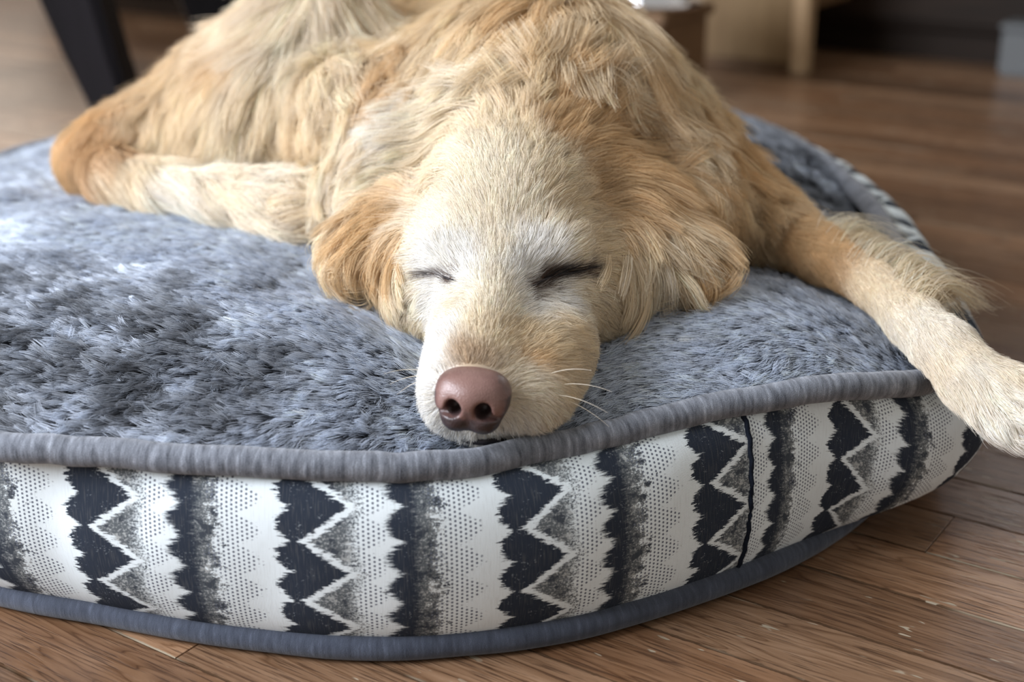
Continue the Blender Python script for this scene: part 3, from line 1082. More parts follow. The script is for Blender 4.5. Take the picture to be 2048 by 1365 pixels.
pig = np.maximum(pig, rim * np.where(loc[:, 2] > 0.004, 0.45, 0.8))
for sg in (-1, 1):
    dn_ = np.linalg.norm((loc - np.array([sg * 0.0080, 0.0055, -0.0030])) / np.array([0.0050, 0.0075, 0.0052]), axis=1)
    pig = np.maximum(pig, np.clip(1.45 - dn_, 0, 1))
nose = mesh_obj('nose', nV - DOG_O, nQ.tolist(), nose_material(), dog, True, label='brown-pink leathery nose with two nostrils')
pa = nose.data.attributes.new('pigment', 'FLOAT', 'POINT')
pa.data.foreach_set('value', pig.astype(np.float32))

LIPM = simple_mat('dark_lip', (0.018, 0.014, 0.016), 0.45, 0.4, noise_scale=400, vary=0.4)


def surf_chain(pixels, lift, n=18):
    px = np.array(pixels, float)
    t = np.linspace(0, len(px) - 1, n)
    xs, ys = np.interp(t, np.arange(len(px)), px[:, 0]), np.interp(t, np.arange(len(px)), px[:, 1])
    out = []
    for x, y in zip(xs, ys):
        p, nn = hit(x, y)
        if p is not None:
            out.append(p + nn * lift)
    return np.array(out)


lc = surf_chain([(908, 872), (940, 880), (975, 882), (1015, 878)], 0.0005)
if len(lc) > 4:
    v, f = tube(lc - DOG_O, np.sin(np.linspace(0.25, math.pi - 0.25, len(lc))) * 0.0024, 10)
    mesh_obj('lip', v, f, LIPM, dog, True, label='dark lip edge under the nose')
for px, r in ((EYE_L, 0.0008), (EYE_R, 0.0013)):
    lc = surf_chain(px, 0.0003)
    v, f = tube(lc - DOG_O, np.sin(np.linspace(0.3, math.pi - 0.3, len(lc))) * r, 8)
    mesh_obj('eyelid', v, f, LIPM, dog, True, label='dark rim of a closed eye')
# ------------------------------------------------------------------ fur
def lin(r, g, b):
    return np.array([((c / 255 + 0.055) / 1.055) ** 2.4 if c > 10 else c / 3294.6 for c in (r, g, b)])


WHITE, CREAM, PALEC = lin(239, 235, 228), lin(238, 223, 196), lin(241, 230, 210)
TAN, GOLD, DEEP = lin(232, 214, 182), lin(221, 189, 142), lin(194, 152, 102)
WARMW, WARMH = lin(243, 229, 207), lin(244, 237, 225)
BROWNF, NOIR, GREYT = lin(92, 62, 40), lin(26, 18, 14), lin(186, 160, 128)

# colour of the coat: (px, py, colour, weight)
COAT = [
    (890, 500, WHITE, 1.6), (860, 530, WHITE, 1), (925, 530, WHITE, 1), (1075, 505, WHITE, 1.5), (1120, 500, WHITE, 1.3), (1050, 540, WHITE, 1), (1160, 515, CREAM, 1),
    (865, 600, WHITE, 1.2), (930, 600, PALEC, 1), (1060, 610, WHITE, 1.3), (1120, 595, WHITE, 1), (1000, 590, PALEC, 1), (1160, 580, CREAM, 1), (985, 500, PALEC, 1), (985, 440, PALEC, 1),
    (930, 420, PALEC, 1), (1050, 420, PALEC, 1), (960, 340, PALEC, 1.2), (1020, 320, PALEC, 1), (900, 360, CREAM, 1), (870, 430, PALEC, 1), (1120, 400, TAN, 1), (1090, 340, CREAM, 1),
    (1130, 450, CREAM, 1), (1040, 270, CREAM, 1), (950, 270, CREAM, 1), (1100, 270, GOLD, 1.2), (1180, 330, GOLD, 1.2), (1200, 420, GOLD, 1), (1190, 490, TAN, 1.2), (1220, 560, TAN, 1),
    (1250, 610, CREAM, 1), (1180, 630, TAN, 1), (1130, 650, TAN, 1), (950, 650, CREAM, 1), (900, 660, WHITE, 1), (940, 705, GREYT, 0.8), (1000, 680, CREAM, 1), (1060, 690, TAN, 1.2), (1080, 720, GOLD, 1.1),
    (1050, 660, TAN, 1), (1120, 700, TAN, 1), (1130, 760, CREAM, 1), (1080, 790, PALEC, 1), (1040, 770, PALEC, 1), (1100, 830, PALEC, 1), (1040, 850, WHITE, 1), (860, 720, WHITE, 1.4), (850, 780, WHITE, 1.6), (870, 840, WHITE, 1.4),
    (840, 610, PALEC, 1), (815, 560, PALEC, 1.2), (840, 470, PALEC, 1), (820, 640, CREAM, 1), (850, 660, CREAM, 1),
    # ears
    (790, 420, GOLD, 1), (750, 450, GOLD, 1.2), (700, 500, GOLD, 1), (730, 550, TAN, 1), (690, 470, CREAM, 1), (800, 490, GOLD, 1), (790, 550, CREAM, 1),
    (1250, 380, GOLD, 1.1), (1290, 430, TAN, 1), (1330, 470, GOLD, 1.2), (1390, 520, GOLD, 1.3), (1280, 480, PALEC, 1.0), (1310, 540, TAN, 1), (1380, 430, GOLD, 1.2), (1350, 380, GOLD, 1), (1230, 450, CREAM, 1),
    # neck, chest, shoulders
    (760, 340, PALEC, 1.2), (740, 280, PALEC, 1), (850, 230, WHITE, 1.2), (800, 190, CREAM, 1), (900, 280, CREAM, 1), (930, 170, PALEC, 1), (1030, 170, PALEC, 1), (980, 110, CREAM, 1), (1060, 215, TAN, 1),
    (1130, 200, GOLD, 1.4), (1220, 240, GOLD, 1), (1120, 130, TAN, 1), (1200, 150, PALEC, 1.2), (1130, 90, TAN, 1), (1250, 90, TAN, 1), (1280, 130, GOLD, 1.1), (1200, 50, TAN, 1), (1060, 60, TAN, 1), (1340, 150, CREAM, 1),
    (1380, 190, TAN, 1), (1420, 250, GOLD, 1.2), (1300, 250, CREAM, 1), (1340, 300, PALEC, .8), (1430, 330, TAN, 1), (1480, 350, GOLD, 1), (1450, 440, TAN, 1), (1430, 490, GOLD, 1), (1520, 420, TAN, 1),
    (800, 130, GOLD, 1), (790, 200, DEEP, 1.2), (790, 60, GOLD, 1), (860, 90, CREAM, 1), (900, 40, TAN, 1), (960, 30, CREAM, 1), (1050, 20, GOLD, 1), (850, 20, TAN, 1), (730, 360, CREAM, 1),
    # foreleg
    (1570, 450, GOLD, 1), (1640, 490, GOLD, 1.2), (1640, 540, DEEP, .8), (1740, 570, CREAM, 1), (1790, 600, PALEC, 1), (1830, 650, WHITE, 1), (1880, 700, WHITE, 1), (1860, 740, TAN, .8), (1930, 700, CREAM, 1),
    (1940, 770, WHITE, 1), (1990, 810, WHITE, 1.2), (2030, 850, WHITE, 1), (2030, 770, CREAM, 1),
    # hindquarters and tail
    (150, 250, GOLD, 1.1), (120, 320, GOLD, 1), (220, 210, GOLD, 1.2), (290, 180, GOLD, 1), (200, 300, DEEP, 1), (350, 130, TAN, 1.1), (260, 320, CREAM, 1), (330, 280, CREAM, 1), (400, 200, TAN, 1), (450, 260, CREAM, 1),
    (420, 60, TAN, 1.2), (500, 100, GOLD, .9), (520, 40, WARMW, 1.2), (600, 60, WARMH, 1), (560, 110, WARMH, 1), (660, 50, WARMW, 1.2), (720, 80, WARMW, 1), (620, 150, CREAM, 1), (540, 200, CREAM, 1), (480, 300, WARMH, 1),
    (380, 340, CREAM, 1), (560, 290, WARMW, 1), (600, 240, TAN, 1), (600, 280, GOLD, .9), (650, 200, CREAM, 1), (700, 160, WARMW, 1), (640, 330, TAN, 1), (690, 280, WARMH, 1), (690, 350, WARMH, 1.2), (720, 300, CREAM, 1),
    (520, 350, WARMH, 1.2), (300, 380, WARMH, 1), (220, 370, CREAM, 1), (430, 400, WARMW, 1), (360, 410, WARMH, 1), (500, 420, WARMW, 1), (560, 420, TAN, 1), (610, 410, TAN, 1), (640, 450, GOLD, 1.2),
]
# lie of the coat: (px, py, dx, dy, length mm, lift degrees, clump 0..1)
LIE = [
    # muzzle and face
    (930, 725, -.1, -1, 5, 16, .1), (890, 730, -.5, -.6, 6, 18, .1), (1000, 740, .7, -.6, 6, 18, .1), (850, 770, -.9, .2, 8, 20, .1), (855, 830, -.6, .7, 8, 22, .15), (1060, 760, 1, -.05, 8, 18, .15),
    (1110, 780, .9, .35, 10, 20, .15), (1080, 840, .6, .8, 10, 25, .2), (1000, 870, .2, 1, 8, 25, .2), (900, 870, -.2, 1, 7, 25, .2), (950, 650, 0, -1, 7, 14, .1), (1040, 690, .7, -.7, 8, 14, .1), (1110, 700, 1, -.1, 10, 15, .15),
    (880, 690, -.6, -.6, 8, 15, .1), (870, 640, -.7, -.1, 9, 15, .1), (985, 590, 0, -1, 8, 14, .1), (1050, 620, .6, -.3, 8, 15, .1), (1100, 620, .8, .4, 9, 17, .15), (1160, 600, .9, .3, 11, 17, .15), (1220, 600, .8, .6, 16, 18, .25),
    (1180, 660, .8, .5, 12, 18, .2), (920, 600, -.5, .2, 8, 15, .1), (850, 600, -.6, .6, 10, 16, .15), (830, 640, -.4, .9, 12, 16, .2), (800, 570, -.3, 1, 18, 16, .35), (840, 500, -.8, -.1, 10, 16, .1),
    (985, 520, 0, -1, 9, 12, .1), (985, 440, 0, -1, 11, 12, .12), (890, 500, -.35, -.9, 10, 20, .12), (930, 470, -.2, -1, 10, 14, .1), (1090, 495, .35, -.9, 11, 22, .12), (1140, 505, .75, -.6, 12, 22, .15), (1040, 470, .15, -1, 10, 14, .1),
    (960, 360, -.1, -1, 14, 13, .15), (1040, 350, .2, -1, 14, 13, .15), (890, 400, -.6, -.7, 14, 14, .15), (1120, 400, .7, -.6, 15, 14, .15), (1180, 470, .95, .1, 16, 14, .2), (860, 460, -.8, -.4, 12, 14, .15),
    (1010, 280, 0, -1, 18, 15, .25), (1110, 290, .5, -.8, 20, 15, .25), (1180, 340, .9, -.3, 24, 15, .3), (920, 300, -.6, -.7, 20, 14, .25),
    # ears
    (800, 400, -.8, .4, 28, 14, .45), (760, 430, -.8, .6, 36, 15, .55), (710, 480, -.6, .8, 40, 14, .6), (730, 540, .1, 1, 34, 12, .65), (790, 480, -.5, .9, 36, 12, .6), (790, 540, 0, 1, 34, 12, .6),
    (1230, 370, .8, .5, 34, 14, .5), (1260, 430, .55, .85, 46, 13, .6), (1320, 430, .7, .75, 50, 14, .6), (1300, 500, .45, .9, 55, 12, .65), (1370, 500, .6, .8, 50, 12, .65), (1390, 440, .8, .6, 46, 15, .6), (1400, 550, .5, .8, 44, 12, .65), (1330, 380, .9, .35, 40, 16, .5),
    (1240, 500, .3, 1, 40, 10, .55), (1270, 560, .3, 1, 34, 10, .5),
    # neck and chest
    (740, 360, -.4, .9, 34, 14, .5), (760, 290, -.6, .8, 38, 16, .5), (850, 250, -.8, .5, 42, 16, .5), (900, 200, -.7, .6, 45, 18, .55), (980, 180, -.9, .2, 45, 18, .55), (1060, 190, -.6, -.3, 40, 18, .5), (1140, 180, .7, -.3, 40, 18, .5),
    (1080, 240, .3, -.9, 26, 20, .4), (1180, 230, .8, -.2, 36, 18, .45), (1260, 270, .9, .3, 44, 18, .5), (1330, 330, .8, .6, 48, 16, .5), (980, 100, -.6, .7, 45, 18, .55), (1100, 90, -.2, .9, 44, 18, .55), (1220, 110, .2, 1, 46, 20, .55),
    (1300, 180, .2, 1, 46, 20, .55), (1380, 200, .3, 1, 44, 18, .55), (1420, 300, .3, 1, 40, 16, .5), (1460, 400, .5, .9, 42, 14, .55), (1510, 380, .6, .8, 34, 14, .45), (1440, 480, .5, .7, 44, 12, .6), (820, 100, -.5, .8, 42, 16, .55), (880, 40, -.6, .7, 44, 16, .55),
    (1010, 30, -.5, .6, 44, 16, .5), (1150, 30, -.2, .8, 42, 16, .5), (1250, 40, .3, .9, 40, 16, .5), (790, 180, -.3, 1, 40, 16, .55), (900, 340, -.7, .4, 28, 14, .4), (840, 380, -.8, .3, 30, 14, .4),
    # foreleg
    (1570, 440, .8, .6, 15, 12, .15), (1640, 500, .8, .6, 10, 11, .06), (1690, 545, .78, .62, 9, 11, .04), (1740, 570, .75, .65, 8, 11, .03), (1790, 610, .74, .67, 8, 11, .03), (1830, 650, .72, .7, 8, 11, .03), (1860, 690, .7, .7, 8, 11, .03),
    (1890, 710, .7, .72, 9, 12, .04), (1900, 680, .75, .66, 8, 11, .03), (1940, 770, .65, .76, 11, 14, .08), (1990, 835, .45, .9, 22, 18, .6), (1965, 820, .5, .85, 14, 16, .3), (2015, 850, .55, .85, 22, 18, .6), (2035, 815, .7, .7, 15, 16, .35), (1960, 720, .75, .66, 9, 12, .04),
    # hindquarters
    (150, 260, -.6, .8, 26, 12, .4), (120, 320, -.2, 1, 26, 12, .4), (220, 230, -.6, .8, 28, 13, .4), (300, 200, -.5, .85, 30, 13, .42), (300, 300, -.35, .95, 32, 13, .45), (400, 150, -.5, .85, 34, 14, .45), (420, 280, -.3, .95, 36, 14, .45), (500, 60, -.6, .7, 44, 18, .55),
    (600, 60, -.2, .9, 50, 22, .6), (700, 60, .3, .9, 50, 22, .6), (540, 180, -.4, .9, 44, 16, .55), (640, 160, .1, 1, 48, 18, .6), (720, 140, .2, 1, 46, 16, .55), (500, 330, .2, .9, 36, 14, .45), (580, 260, .4, .8, 40, 20, .6), (640, 260, .5, .7, 38, 20, .6),
    (690, 280, 0, 1, 48, 10, .65), (690, 370, .05, 1, 44, 10, .65), (730, 250, .1, 1, 44, 12, .6), (380, 370, .6, .6, 34, 12, .4), (240, 350, .4, .8, 30, 12, .4),
    (200, 380, .7, .6, 34, 10, .45), (330, 405, .95, .25, 40, 10, .5), (450, 420, 1, .08, 46, 10, .5), (540, 410, 1, -.05, 48, 12, .6), (600, 410, .95, .3, 48, 12, .65), (650, 450, .85, .5, 36, 10, .7),
]
EYES = [[hit(*p)[0] for p in EYE_L], [hit(*p)[0] for p in EYE_R]]


def guide_points():
    P, T, L, A, C = [], [], [], [], []
    for (px, py, dx, dy, ln, lift, cl) in LIE:
        p, n = hit(px, py)
        if p is None:
            continue
        # the same step on the tangent plane
        d2 = ray(px + dx * 6, py + dy * 6)
        o = np.array([0, 0, CAM_H])
        den = d2 @ n
        q = o + d2 * (((p - o) @ n) / den) if abs(den) > 0.12 else p + np.array([dx, 0, -dy])
        t = q - p
        t -= n * (t @ n)
        t /= np.linalg.norm(t) + 1e-9
        P.append(p), T.append(t), L.append(ln), A.append(lift), C.append(cl)
    # parts of the body the camera does not see: hair runs back along the trunk
    for (p, t, ln) in (((0.13, 1.3, .2), (0, .6, -.8), 42), ((0.02, 1.35, .32), (-.2, 1, 0), 42), ((-.1, 1.45, .31), (-.8, .5, -.1), 42), ((-.1, 1.54, .2), (-.6, .2, -.8), 42), ((-.3, 1.42, .2), (-.6, .3, -.7), 40), ((-.25, 1.3, .3), (-.7, 0, -.3), 36)):
        P.append(p), T.append(t), L.append(ln), A.append(14), C.append(.5)
    return map(np.array, (P, T, L, A, C))


GP, GT, GL, GA, GC = guide_points()
CP, CC, CW = [], [], []
for (px, py, c, w) in COAT:
    p, n = hit(px, py)
    if p is not None:
        CP.append(p), CC.append(c), CW.append(w)
for p in ((0.13, 1.3, .2), (0.02, 1.35, .32), (-.1, 1.45, .31), (-.1, 1.54, .2), (-.3, 1.42, .2), (-.25, 1.3, .3)):
    CP.append(p), CC.append(GOLD), CW.append(1)
CP, CC, CW = np.array(CP), np.array(CC), np.array(CW)


def blend(P, KPts, vals, weights=None, eps=0.012, power=2.0):
    out = np.zeros((len(P), vals.shape[1]))
    step = 40000
    for i in range(0, len(P), step):
        d2 = ((P[i:i + step, None, :] - KPts[None]) ** 2).sum(-1)
        w = 1.0 / (d2 + eps * eps) ** power
        if weights is not None:
            w = w * weights
        out[i:i + step] = (w @ vals) / w.sum(1, keepdims=True)
    return out


def seg_dist(P, chain):
    """distance to a polyline and the position 0..1 along it"""
    best = np.full(len(P), 9.0)
    pos = np.zeros(len(P))
    m = len(chain) - 1
    for k in range(m):
        a, b = chain[k], chain[k + 1]
        ab = b - a
        t = np.clip(((P - a) @ ab) / (ab @ ab), 0, 1)
        d = np.linalg.norm(P - a - t[:, None] * ab, axis=1)
        sel = d < best
        best[sel] = d[sel]
        pos[sel] = (k + t[sel]) / m
    return best, pos


def coat_color(P):
    wob = np.stack([vnoise(P * 55 + 7 * k, 20 + k) for k in range(3)], 1) * 0.006
    c = blend(P + wob, CP, CC, CW, 0.009, 2.2)
    cb = blend(P + wob * 2, CP, CC, CW, 0.026, 2.2)
    hd_ = np.linalg.norm((P - np.array([0.0, 0.83, 0.18])) / np.array([1.0, 1.15, 1.0]), axis=1)
    k = np.clip((0.17 - hd_) / 0.05, 0, 1)[:, None]
    c = c * k + cb * np.array([1.0, 0.98, 0.95]) * (1 - k)
    # brown and black hair round the closed eyes
    for chain, s in zip(EYES, (0.0016, 0.0028)):
        d, t = seg_dist(P, chain)
        d = d + vnoise(P * 420, 31) * s * 0.5
        k = np.clip(1.4 - d / (s * 1.25), 0, 1)[:, None]
        c = c * (1 - k) + (BROWNF * 0.75) * k
        k = np.clip(1.6 - d / (s * 0.62), 0, 1)[:, None]
        c = c * (1 - k) + NOIR * k
    # brown smudge and scattered black hairs at the inner corners
    for (q, r, pr) in ((hit(1088, 564)[0], 0.0075, 0.5), (hit(1060, 580)[0], 0.007, 0.30), (hit(906, 558)[0], 0.0075, 0.35), (hit(1160, 545)[0], 0.006, 0.4)):
        d = np.linalg.norm(P - q, axis=1)
        on = (RNG.random(len(P)) < pr * np.clip(1.3 - d / r, 0, 1))[:, None]
        c = np.where(on, BROWNF * 0.8, c)
    return c


def make_sampler(V, Q):
    tri = np.concatenate([Q[:, [0, 1, 2]], Q[:, [0, 2, 3]]])
    A, B, C = V[tri[:, 0]], V[tri[:, 1]], V[tri[:, 2]]
    nr = np.cross(B - A, C - A)
    ar = np.linalg.norm(nr, axis=1) * 0.5
    nr = nr / (2 * ar[:, None] + 1e-12)
    return A, B, C, nr, ar


SA, SB, SC, SN, SAR = make_sampler(DV, DQ)
CEN = (SA + SB + SC) / 3
bed_z_tri = bed_top(CEN[:, 0], CEN[:, 1])
to_cam = np.array([0, 0, CAM_H]) - CEN
to_cam /= np.linalg.norm(to_cam, axis=1, keepdims=True)
facing = (SN * to_cam).sum(1)
NOSE_C = Y(943, 800, 0.712)


def sample_roots(density):
    cnt = RNG.poisson(SAR * density)
    t = np.repeat(np.arange(len(SAR)), cnt)
    u, v = RNG.random(len(t)), RNG.random(len(t))
    fl = u + v > 1
    u[fl], v[fl] = 1 - u[fl], 1 - v[fl]
    P = SA[t] + u[:, None] * (SB[t] - SA[t]) + v[:, None] * (SC[t] - SA[t])
    return P


GRADN = np.stack(np.gradient(D.f, D.h), -1).astype(np.float32)
GRADN /= np.linalg.norm(GRADN, axis=-1, keepdims=True) + 1e-9


def gnear(P):
    i = np.clip(np.rint((P - D.lo) / D.h).astype(int), 0, D.n - 1)
    return GRADN[i[:, 0], i[:, 1], i[:, 2]].astype(float)


def nearest_in(P, centers):
    kd = KDTree(len(centers))
    for i, c in enumerate(centers):
        kd.insert(c, i)
    kd.balance()
    return np.fromiter((kd.find(p)[1] for p in P), np.int64, len(P))


def grow(P, N, T, L, lift, K, wave=0.0, gravity=0.0):
    """strands that lie along the surface of the body, K points each"""
    pts = np.empty((len(P), K, 3))
    pts[:, 0] = P - N * 0.0006
    cur = P.copy()
    t = T.copy()
    sl, cl = np.sin(lift), np.cos(lift)
    ph = RNG.random(len(P)) * 6.28
    for k in range(1, K):
        s = k / (K - 1)
        step = L / (K - 1)
        n = gnear(cur)
        t = t - n * (t * n).sum(1, keepdims=True) * 0.8
        t[:, 2] -= gravity * s
        t /= np.linalg.norm(t, axis=1, keepdims=True) + 1e-9
        cur = cur + t * (step * cl)[:, None]
        want = L * sl * (s - 0.35 * s * s) * 1.2
        h = D.sample(cur)
        corr = np.clip(want - h, -0.6 * step, 1.2 * step)
        cur = cur + n * corr[:, None]
        q = cur
        if wave:
            b = np.cross(t, n)
            q = cur + b * (np.sin(ph + s * 5.0) * wave * L * s)[:, None]
        pts[:, k] = q
    return pts


def clump_to(pts, cid, guides_pts, amount, spread=0.25, power=1.3):
    K = pts.shape[1]
    g = guides_pts[cid]
    root = pts[:, :1] - g[:, :1]
    s = (np.linspace(0, 1, K) ** power)[None, :, None]
    return pts * (1 - amount[:, None, None] * s) + (g + root * spread) * (amount[:, None, None] * s)


def curves_obj(name, pts, rad_root, rad_tip, color, mat, parent, origin, scale=None, **props):
    n, K, _ = pts.shape
    cu = bpy.data.hair_curves.new(name)
    cu.add_curves([K] * n)
    cu.attributes['position'].data.foreach_set('vector', (pts - origin).astype(np.float32).ravel())
    r = cu.attributes.get('radius') or cu.attributes.new('radius', 'FLOAT', 'POINT')
    s = np.linspace(0, 1, K)
    prof = rad_root + (rad_tip - rad_root) * np.clip((s - 0.35) / 0.65, 0, 1)
    rv = np.tile(prof, (n, 1)) * (1.0 if scale is None else scale[:, None])
    r.data.foreach_set('value', rv.astype(np.float32).ravel())
    a = cu.attributes.new('strand_color', 'FLOAT_COLOR', 'CURVE')
    a.data.foreach_set('color', np.c_[color, np.ones(n)].astype(np.float32).ravel())
    cu.materials.append(mat)
    return link(name, cu, parent, **props)


def hair_material(name, ramp=None, trans=0.30, gloss=0.10, gloss_rough=0.35):
    m, nt, out = new_mat(name)
    g = G(nt)
    c = g.n('ShaderNodeAttribute', attribute_name='strand_color').outputs['Color']
    if ramp:
        ic = g.n('ShaderNodeHairInfo').outputs['Intercept']
        c = g.mix(1.0, c, g.ramp(ic, ramp), 'MULTIPLY')
    df, tr, hr = g.n('ShaderNodeBsdfDiffuse'), g.n('ShaderNodeBsdfTranslucent'), g.n('ShaderNodeBsdfHair', component='Reflection')
    nt.links.new(c, df.inputs['Color'])
    nt.links.new(c, tr.inputs['Color'])
    nt.links.new(g.mix(0.5, c, (1, 1, 1, 1)), hr.inputs['Color'])
    hr.inputs['RoughnessU'].default_value = gloss_rough
    hr.inputs['RoughnessV'].default_value = 0.8
    m1, m2 = g.n('ShaderNodeMixShader'), g.n('ShaderNodeMixShader')
    m1.inputs[0].default_value = trans
    nt.links.new(df.outputs[0], m1.inputs[1])
    nt.links.new(tr.outputs[0], m1.inputs[2])
    m2.inputs[0].default_value = gloss
    nt.links.new(m1.outputs[0], m2.inputs[1])
    nt.links.new(hr.outputs[0], m2.inputs[2])
    nt.links.new(m2.outputs[0], out.inputs[0])
    return m


SCN.cycles_curves.shape = 'RIBBONS'
SCN.cycles_curves.subdivisions = 1
FUR = hair_material('golden_fur')

# roots: dense on the head, lighter on the body, thin where the camera hardly looks
hd = np.linalg.norm((CEN - np.array([0.0, 0.83, 0.18])) / np.array([1.0, 1.15, 1.0]), axis=1)
head_w = np.clip((0.17 - hd) / 0.05, 0, 1)
legm = np.clip((CEN[:, 0] - 0.19) / 0.02, 0, 1)
dens = 7.0e5 + 1.8e6 * np.maximum(head_w, 0.5 * legm)
dens *= np.where(facing > -0.25, 1.0, 0.22)
dens *= np.where((CEN[:, 2] < bed_z_tri + 0.0045) & (SN[:, 2] < -0.5), 0.0, 1.0)
ROOT = sample_roots(dens)
dn = np.linalg.norm((ROOT - NOSE_C) / np.array([0.0215, 0.024, 0.0180]), axis=1)
ROOT = ROOT[dn > 1.0]
keep = np.ones(len(ROOT), bool)
for chain, s in zip(EYES, (0.0009, 0.0012)):
    keep &= seg_dist(ROOT, chain)[0] > s
ROOT = ROOT[keep]
NRMv = D.grad(ROOT)
gv = blend(ROOT, GP, np.c_[GT, GL, GA, GC], None, 0.010, 2.0)
T = gv[:, :3]
T = T - NRMv * (T * NRMv).sum(1, keepdims=True)
T /= np.linalg.norm(T, axis=1, keepdims=True) + 1e-9
LEN, LIFT, CL = gv[:, 3] * 1e-3, np.radians(gv[:, 4]), gv[:, 5]
CL = CL * np.clip(1.0 - (ROOT[:, 1] - 0.98) / 0.12 * 0.38, 0.62, 1.0)
print('dog hairs', len(ROOT))
# locks: each has its own lie, length and tint
n_lock = len(ROOT) // 50
pick = RNG.permutation(len(ROOT))[:n_lock]
cid = nearest_in(ROOT, ROOT[pick])
lock_rot = RNG.normal(0, 1, n_lock)
lock_len = RNG.normal(0, 1, n_lock)
lock_tint = np.clip(RNG.normal(0, 1, n_lock), -1.4, 1.2)
rot = lock_rot[cid] * (0.10 + 0.38 * CL) + RNG.normal(0, 0.10, len(ROOT)) + 0.45 * CL * vnoise(ROOT * 28, 12)
B = np.cross(NRMv, T)
T = T * np.cos(rot)[:, None] + B * np.sin(rot)[:, None]
LENv = LEN * np.clip(1 + 0.22 * lock_len[cid] * CL + RNG.normal(0, 0.13, len(ROOT)), 0.35, 1.7)
LIFTv = np.clip(LIFT * (1 + 0.35 * lock_len[cid] * CL + RNG.normal(0, 0.25, len(ROOT))), 0.03, 1.0)
PTS = grow(ROOT, NRMv, T, LENv, LIFTv, 7, wave=0.03, gravity=0.04)
gp = PTS[pick]
PTS = clump_to(PTS, cid, gp, np.clip(CL * 1.05, 0, 0.72), 0.34)
# strays
stray = RNG.random(len(ROOT)) < 0.03
PTS[stray, 3:] += (NRMv[stray] * (LENv[stray] * 0.12)[:, None])[:, None, :] * np.linspace(0.3, 1, 4)[None, :, None]
col = coat_color(ROOT)
tint = 1 + 0.13 * lock_tint[cid] * (0.3 + CL) + RNG.normal(0, 0.09, len(ROOT))
col = np.clip(col * tint[:, None], 0.004, 0.93)
warm = RNG.random(len(ROOT))[:, None]
col = col * (1 + (warm - 0.5) * np.array([0.04, -0.02, -0.16]))
fine_ = np.clip(0.58 + 0.020 * (LEN * 1000 - 10), 0.58, 1.05)
fur_o = curves_obj('fur_coat', PTS, 0.00016, 0.00005, np.clip(col, 0.004, 0.94), FUR, dog, DOG_O, scale=fine_, label='cream to golden coat with a white face')

# skin takes the colour of the coat
vc = coat_color(DV) * 0.85
at = dog.data.color_attributes.new('fur_color', 'FLOAT_COLOR', 'POINT')
at.data.foreach_set('color', np.c_[vc, np.ones(len(vc))].astype(np.float32).ravel())

# ------------------------------------------------------------------ long feathering behind the stretched foreleg
fe_px = [(1612, 440), (1650, 470), (1690, 498), (1735, 522), (1780, 545), (1820, 575), (1850, 600)]
FR, FT, FL, FC = [], [], [], []
for k in range(64):
    u = RNG.random() ** 0.8 * (len(fe_px) - 1)
    i = min(int(u), len(fe_px) - 2)
    px = fe_px[i][0] + (fe_px[i + 1][0] - fe_px[i][0]) * (u - i)
    py = fe_px[i][1] + (fe_px[i + 1][1] - fe_px[i][1]) * (u - i)
    p, n = hit(px, py + 14)
    if p is None:
        continue
    p = p + np.array([0.0, 0.010, -0.004])
    tgt = at_z(px + RNG.uniform(60, 190) * (1.25 - 0.1 * u), py + RNG.uniform(-30, 70), 0.125 + RNG.uniform(-0.004, 0.012))
    d = tgt - p
    L0 = np.linalg.norm(d)
    FR.append(p), FT.append(d / L0), FL.append(min(max(L0, 0.035), 0.085)), FC.append([PALEC, CREAM, TAN][k % 3])
pts, cols = [], []
Kf = 9
s_ = np.linspace(0, 1, Kf)
for p, t, L0, c in zip(FR, FT, FL, FC):
    side = np.cross(t, [0, 0, 1.0])
    side /= np.linalg.norm(side)
    curl, ph = RNG.uniform(-0.22, 0.30), RNG.uniform(0, 6.28)
    for q in range(int(RNG.integers(26, 60))):
        j = RNG.normal(0, 1, 3)
        a = p + np.array([0.004, 0.004, 0.003]) * j
        L1 = L0 * RNG.uniform(0.6, 1.1)
        sp = RNG.normal(0, 0.055)
        x = a + t * (L1 * s_)[:, None] + side * (L1 * (curl * s_ ** 2 + sp * s_ + 0.03 * np.sin(ph + 6 * s_) * s_))[:, None]
        x[:, 2] += 0.012 * np.sin(np.pi * s_) + 0.004 * RNG.normal() * s_
        zb = bed_top(x[:, 0], x[:, 1]) + 0.004
        rb_ = np.hypot(x[:, 0] - BED_C[0], x[:, 1] - BED_C[1]) < bed_rp(np.degrees(np.arctan2(x[:, 1] - BED_C[1], x[:, 0] - BED_C[0])))
        x[:, 2] = np.where(rb_, np.maximum(x[:, 2], zb), np.maximum(x[:, 2], 0.135))
        pts.append(x)
        cols.append(np.clip(c * (1 + RNG.normal(0, 0.12)), 0.01, 0.9))
curves_obj('foreleg_feathering', np.array(pts), 0.00016, 0.00005, np.array(cols), FUR, dog, DOG_O, label='long wispy cream feathering behind the foreleg')
# whiskers and stray hairs by the left lip
pts, cols = [], []
for (px, py, dx, dy, ln) in ((846, 742, -1, -.15, .022), (844, 752, -1, .1, .018), (842, 745, -.9, -.3, .016), (846, 760, -.8, .5, .015), (1120, 770, 1, -.1, .03), (1110, 790, 1, .15, .03), (1095, 750, 1, -.25, .028), (1130, 800, .9, .4, .026)):
    p, n = hit(px, py)
    if p is None:
        continue
    t = np.array([dx, 0, -dy]) * 0.9 + n * 0.55
    t /= np.linalg.norm(t)
    b_ = np.array([0, -0.3, -0.7])
    pts.append(p + t * (ln * s_)[:, None] + b_ * (ln * 0.35 * s_ ** 2)[:, None])
    cols.append(PALEC)
curves_obj('whiskers', np.array(pts), 0.00018, 0.00005, np.array(cols), FUR, dog, DOG_O, label='pale whiskers on the lips')
